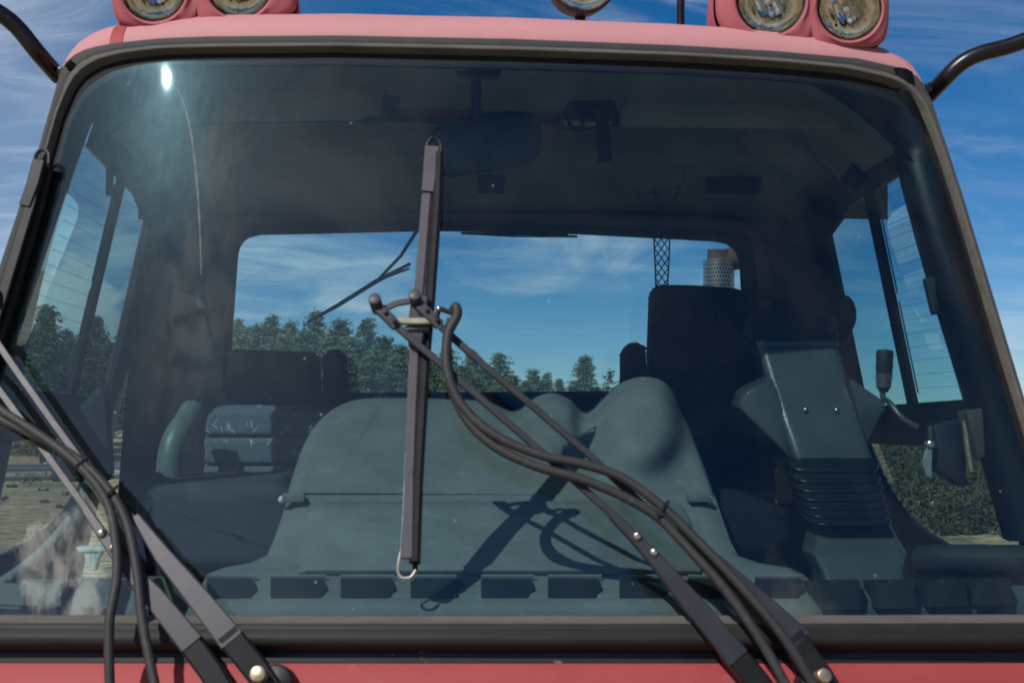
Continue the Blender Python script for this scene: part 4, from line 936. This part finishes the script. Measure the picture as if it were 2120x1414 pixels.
def left_wiper():
    o = empty('wiper', (0, 0, 0)); o.parent = G; o.location = wp(540, 1390, .03)-G.location
    b = MB(); b.strip(wpath([(100, 360, .036), (80, 440, .036), (20, 640, .036), (-60, 880, .036), (-90, 990, .036)]), NW, .022, .016); bl = b.build('blade', M['steel2'], o, ang=30)
    MB().strip(wpath([(112, 350, .016), (90, 440, .016), (30, 640, .016), (-80, 990, .016)]), NW, .012, .024).build('blade_rubber', M['black'], bl)
    MB().strip(wpath([(100, 352, .042), (88, 400, .043), (72, 445, .043)]), NW, [.026, .026, .024], .014).build('end_plate', M['steel2'], bl)
    MB().tube(wpath([(92, 362, .036), (90, 340, .036), (102, 326, .036), (116, 334, .036), (116, 356, .036)]), .0045, 8, 6).build('wire_loop', M['steel2'], bl)
    a1 = MB(); a1.strip(wpath([(-90, 690, .07), (0, 784, .068), (110, 935, .066), (215, 1082, .066)]), NW, .014, .010); A1 = a1.build('arm', M['steel'], o, ang=30)
    MB().strip(wpath([(206, 1070, .068), (243, 1125, .07), (275, 1170, .07), (345, 1250, .072), (420, 1345, .07)]), NW, [.017, .021, .026, .040, .046], .018).build('arm_channel', M['steel'], A1, ang=30)
    for x, y, k in ((243, 1122, 'chrome'), (265, 1152, 'rust')): MB().ball(wp(x, y, .082), (.0085, .006, .0085), 12, 8).build('arm_bolt', M[k], A1)
    a2 = MB(); a2.strip(wpath([(-60, 600, .07), (0, 690, .068), (60, 780, .066), (140, 895, .064), (230, 1020, .062), (320, 1110, .06)]), NW, .014, .010); A2 = a2.build('arm', M['steel'], o, ang=30)
    MB().strip(wpath([(304, 1085, .060), (360, 1165, .064), (440, 1262, .068), (500, 1338, .07)]), NW, [.017, .034, .044, .050], .020).build('arm_channel', M['steel'], A2, ang=30)
    MB().strip(wpath([(22, 632, .052), (-40, 640, .066), (-98, 692, .074)]), NW, .034, .018).build('hub', M['steel'], o, ang=30)
    for x, y in ((-62, 600), (-92, 690)): MB().cyl(wp(x, y, .06), wp(x-2, y-4, .10), .0125, 20, .1).build('pivot_bolt', M['steel'], o)
    MB().box(wp(2, 700, .072), (.022, .016, .03), .004).build('arm_joint', M['steel'], A2)
    for pts, w in (([(400, 1322, .062), (455, 1400, .055), (500, 1480, .05)], .045), ([(488, 1322, .064), (548, 1400, .055), (600, 1480, .05)], .048)):
        MB().strip(wpath(pts), NW, w, .034).build('arm_knuckle', M['steel2'], o)
    MB().cyl(wp(556, 1410, .03), wp(556, 1407, .10), .015).build('pivot_nut', M['rust'], o)
    MB().cyl(wp(585, 1420, -.03), wp(580, 1418, .055), .034).build('pivot_housing', M['steel2'], o)
    h1 = [(-120, 730, .08), (-40, 800, .09), (40, 870, .095), (130, 930, .095), (205, 990, .095), (258, 1060, .095), (278, 1140, .1), (282, 1220, .105), (270, 1310, .11), (268, 1450, .1)]
    h2 = [(-120, 780, .075), (-40, 840, .08), (30, 885, .085), (110, 925, .088), (190, 968, .09), (255, 1030, .09), (295, 1100, .09), (318, 1200, .095), (332, 1310, .10), (360, 1450, .1)]
    MB().tube(wpath(h1), .0095, 12, 8).build('hose', M['hose'], o); MB().tube(wpath(h2), .0095, 12, 8).build('hose', M['hose'], o)
    for x, y in ((206, 990), (268, 1046)): MB().strip(wpath([(x-14, y+14, .094), (x, y, .106), (x+14, y-18, .094)]), NW, .005, .004).build('hose_clip', M['steel2'], o)
    return o
left_wiper()

# ---- rear wiper outside the rear window
Yw = RW+.10
rwp = MB().strip([at(868, 470, Yw), at(830, 530, Yw), at(780, 582, Yw)], (0, 1, 0), [.012, .010, .008], .010).build('rear_wiper', M['steel2'], G)
MB().strip([at(850, 546, Yw), at(780, 582, Yw), at(700, 632, Yw), at(636, 668, Yw)], (0, 1, 0), [.009, .013, .012, .007], .012).build('blade', M['black'], rwp)
MB().strip([at(848, 556, Yw), at(790, 578, Yw)], (0, 1, 0), .006, .008).build('blade_spring', M['black'], rwp)
rw2 = MB().strip([at(955, 483, Yw), at(1060, 487, Yw), at(1195, 490, Yw)], (0, 1, 0), [.006, .012, .006], .012).build('rear_wiper', M['steel2'], G)
MB().strip([at(1060, 483, Yw-.01), at(1130, 486, Yw-.01), at(1175, 484, Yw-.01)], (0, 1, 0), [.014, .012, .008], .01).build('arm', M['steel2'], rw2)

# ---- exhaust stack with perforated guard, behind the rear window
def exhaust():
    c = at(1488, 640, 2.0); tp = at(1492, 505, 2.0)
    ex = MB().tube([(c.x, c.y, 1.2), (c.x, c.y, at(1488, 585, 2.0).z), (c.x+.006, c.y, at(1488, 556, 2.0).z), (c.x+.03, c.y, at(1488, 540, 2.0).z), (c.x+.07, c.y, at(1488, 533, 2.0).z), (c.x+.16, c.y, at(1488, 530, 2.0).z)], .040, 20, 6).build('exhaust_pipe', M['rustpipe'], G)
    z1 = at(1488, 543, 2.0).z; g = MB(); rad = .053; n = 34; dz = .0135; rows_ = 24
    # perforated sheet: hexagonal lattice of thin bars round the pipe
    for j in range(rows_):
        z = z1 - j*dz
        for i in range(n):
            a0 = 2*math.pi*(i+.5*(j % 2))/n; P = lambda a, zz: Vector((c.x+rad*math.cos(a), c.y+rad*math.sin(a), zz))
            st = 2*math.pi/n
            hexo = [P(a0+st*.5*math.sin(math.pi/3*k)*1.16, z+dz*.667*math.cos(math.pi/3*k)) for k in range(6)]
            cc = P(a0, z); hexi = [p.lerp(cc, .36) for p in hexo]; o = len(g.v); g.v += hexo+hexi
            for k in range(6): g.f.append((o+k, o+(k+1) % 6, o+6+(k+1) % 6, o+6+k))
    g.build('perforated_guard', M['perf'], ex, smooth=False)
exhaust()

# ---- roof lamps
def pod(outline, lamps, Y, label):
    cx = sum(p[0] for p in outline)/len(outline)
    o = empty('light_pod', (0, 0, 0)); o.parent = G; o.location = at(cx, 60, Y+.1)-G.location; o['label'] = label
    n = 64
    poly = [(p.x, p.y) for p in round_poly([Vector((x, y, 0)) for x, y in outline], 62, 8)]
    # split the face between the two lamps; each half is a ring from its outline to the lamp hole
    lamps = sorted(lamps); xm = (lamps[0][0]+lamps[0][2] + lamps[1][0]-lamps[1][2])/2
    def clip(poly, keep_left):
        out = []
        for i, p in enumerate(poly):
            q = poly[(i+1) % len(poly)]; ins = (p[0] <= xm) == keep_left; inq = (q[0] <= xm) == keep_left
            if ins: out.append(p)
            if ins != inq:
                t = (xm-p[0])/(q[0]-p[0]); out.append((xm, lerp(p[1], q[1], t)))
        return out
    mb = MB()
    for (lx, ly, lr), kl in zip(lamps, (True, False)):
        oo = polar(clip(poly, kl), (lx, ly), n); ii = [(lx+lr*1.10*math.cos(2*math.pi*k/n), ly+lr*1.10*math.sin(2*math.pi*k/n)) for k in range(n)]
        i2 = [(lx+lr*1.03*math.cos(2*math.pi*k/n), ly+lr*1.02*math.sin(2*math.pi*k/n)) for k in range(n)]
        mid = [(lerp(a[0], b[0], .5), lerp(a[1], b[1], .5)) for a, b in zip(oo, ii)]
        ed = [(lerp(a[0], b[0], .12), lerp(a[1], b[1], .12)) for a, b in zip(oo, ii)]
        sp_ = [abs(q[0]-xm) < .6 for q in oo]
        ys_ = [q[1] for q, f in zip(oo, sp_) if f]; lo_, hi_ = min(ys_), max(ys_)
        lay = lambda P, yo, yi: [at(x, y, lerp(yo, yi, max(0., min(1., min(q[1]-lo_, hi_-q[1])/26))**.5) if f else yo) for (x, y), q, f in zip(P, oo, sp_)]
        e2 = [(lerp(a[0], b[0], .8), lerp(a[1], b[1], .8)) for a, b in zip(oo, ii)]
        ed2 = [(lerp(a[0], b[0], .28), lerp(a[1], b[1], .28)) for a, b in zip(oo, ii)]
        mb.loft([lay(oo, Y+.022, Y+.001), lay(ed, Y+.010, Y+.001), lay(ed2, Y+.003, Y+.001), lay(mid, Y+.001, Y+.001), L3(e2, Y-.003), L3(ii, Y-.007), L3(i2, Y-.004), L3(i2, Y+.05)], False, False)
    c0 = (cx, sum(p[1] for p in outline)/len(outline)); pp = polar(poly, c0, 96)
    def sh(k, Y2, dz=0.):
        return [at(x, y, Y) + Vector((0, Y2-Y, 0)) + (at(c0[0], c0[1], Y)-at(x, y, Y))*k + Vector((0, 0, dz)) for x, y in pp]
    mb.loft([sh(0, Y+.022), sh(-.010, Y+.04), sh(.0, Y+.08), sh(.06, Y+.16), sh(.2, Y+.24), sh(.5, Y+.29)], False, True)
    mb.build('housing', M['pod'], o, ang=60)
    ax = Vector((0, -1, -.03)).normalized()
    for lx, ly, lr in lamps:
        c = at(lx, ly, Y+.012); r = (at(lx+lr, ly, Y+.012)-c).length
        be = MB().lathe(c, ax, [(r*1.03, -.03), (r*1.03, .0), (r*1.01, .006), (r*.985, .005), (r*.975, -.004)], 40).build('lamp_bezel', M['steel2'], o)
        MB().lathe(c, ax, [(r*.98, -.004), (r*.93, -.022), (r*.72, -.05), (r*.4, -.066), (r*.15, -.072)], 40, False, True).build('reflector', M['refl'], be)
        MB().ball(c-ax*.03, (.014, .014, .014), 14, 8).build('bulb', M['chrome'], be)
        # fluted lens: a shallow dome with rows of ribs
        ln = MB(); x = Vector((1, 0, 0)); y = Vector((0, 0, 1)); P = []
        for i in range(25):
            row = []
            rr = r*.985*i/24
            for k in range(73):
                a = 2*math.pi*k/72; fx = rr*math.cos(a); fz = rr*math.sin(a)
                h = .012*(1-(rr/r)**2) + .0026*math.sin((fx*.85+fz*.4)/r*30)*(1 if fz < r*.5 else .4)
                row.append(c + x*fx + y*fz + ax*h)
            P.append(row)
        ln.grid(P).build('lamp_lens', M['lens'], be, ang=180)
    MB().box(at(cx, outline[0][1]-10, Y+.14), (.3, .12, .05), .01).build('pod_foot', M['pod'], o)
# sun's glint along a wiper scratch, put in as a whitish strip
sm = catmull([ws(x, y, .0015) for x, y in [(368, 186), (384, 225), (398, 290), (406, 360), (411, 420), (415, 500), (417, 570)]], 8)
_k = len(sm); sb = MB(); sb.strip(sm, NW, [.002+.004*math.sin(math.pi*i/(_k-1))*(.6+.4*math.sin(i*1.3)) for i in range(_k)], .0006); sb.build('scratch_glint', glass('whitish scratch glint', (.93, .95, .96), .6, .3, .10, 30.), bpy.data.objects['windscreen'])
pod([(250, 62), (588, 40), (622, 20), (600, -60), (560, -128), (262, -118), (226, -60), (232, 20)], [(318, -22, 66), (495, -32, 68)], .46, 'left roof pod with two round lamps')
pod([(1530, 88), (1822, 104), (1842, 60), (1838, -60), (1800, -90), (1520, -106), (1484, -60), (1478, 52)], [(1596, 1, 70), (1759, 18, 65)], .44, 'right roof pod with two round lamps')
def work_lamp():
    Y = .75; c = at(1206, -42, Y); r = (at(1206+72, -42, Y)-c).length; ax = Vector((.05, -1, -.05)).normalized()
    wl = MB().lathe(c, ax, [(r*.2, -.13), (r*.7, -.11), (r*.95, -.06), (r, -.01), (r*1.0, .006), (r*.93, .01), (r*.90, .0)], 40, True).build('work_lamp', mat('dark red lamp shell', (.035, .008, .010), .5), G)
    MB().lathe(c, ax, [(r*.90, .002), (r*.75, -.03), (r*.4, -.055), (r*.12, -.06)], 40, False, True).build('reflector', M['refl'], wl)
    MB().lathe(c, ax, [(r*.92, .002), (r*.86, .005), (r*.7, .012), (r*.4, .018), (r*.05, .02)], 40, False, True).build('lamp_lens', M['lens'], wl)
    MB().cyl(c-Vector((0, -.05, r*.9)), c-Vector((0, -.05, r+.05)), .014).build('lamp_bracket', M['steel2'], wl)
work_lamp()
MB().tube([at(1409, 60, .72), at(1409, 20, .72), at(1411, -8, .72), at(1422, -40, .72), at(1450, -70, .72)], .010, 10, 6).build('roof_grab_rail', M['tube'], G)

# ---- mirror arms at the roof corners
for pts, bp in (([(-190, -10, .24), (-60, 0, .27), (-8, 24, .29), (34, 56, .31), (80, 112, .33), (122, 160, .40)], (128, 150)), ([(2330, 40, .24), (2180, 66, .28), (2090, 96, .30), (2030, 112, .31), (1990, 132, .32), (1955, 165, .34), (1924, 198, .40)], (1921, 182))):
    a = MB().tube([at(x, y, Y+.24) for x, y, Y in pts], .0195, 14, 8).build('mirror_arm', M['tube'], G)
    MB().box(at(bp[0], bp[1], .60), (.018, .03, .022), .006).build('arm_bracket', M['tube'], a)
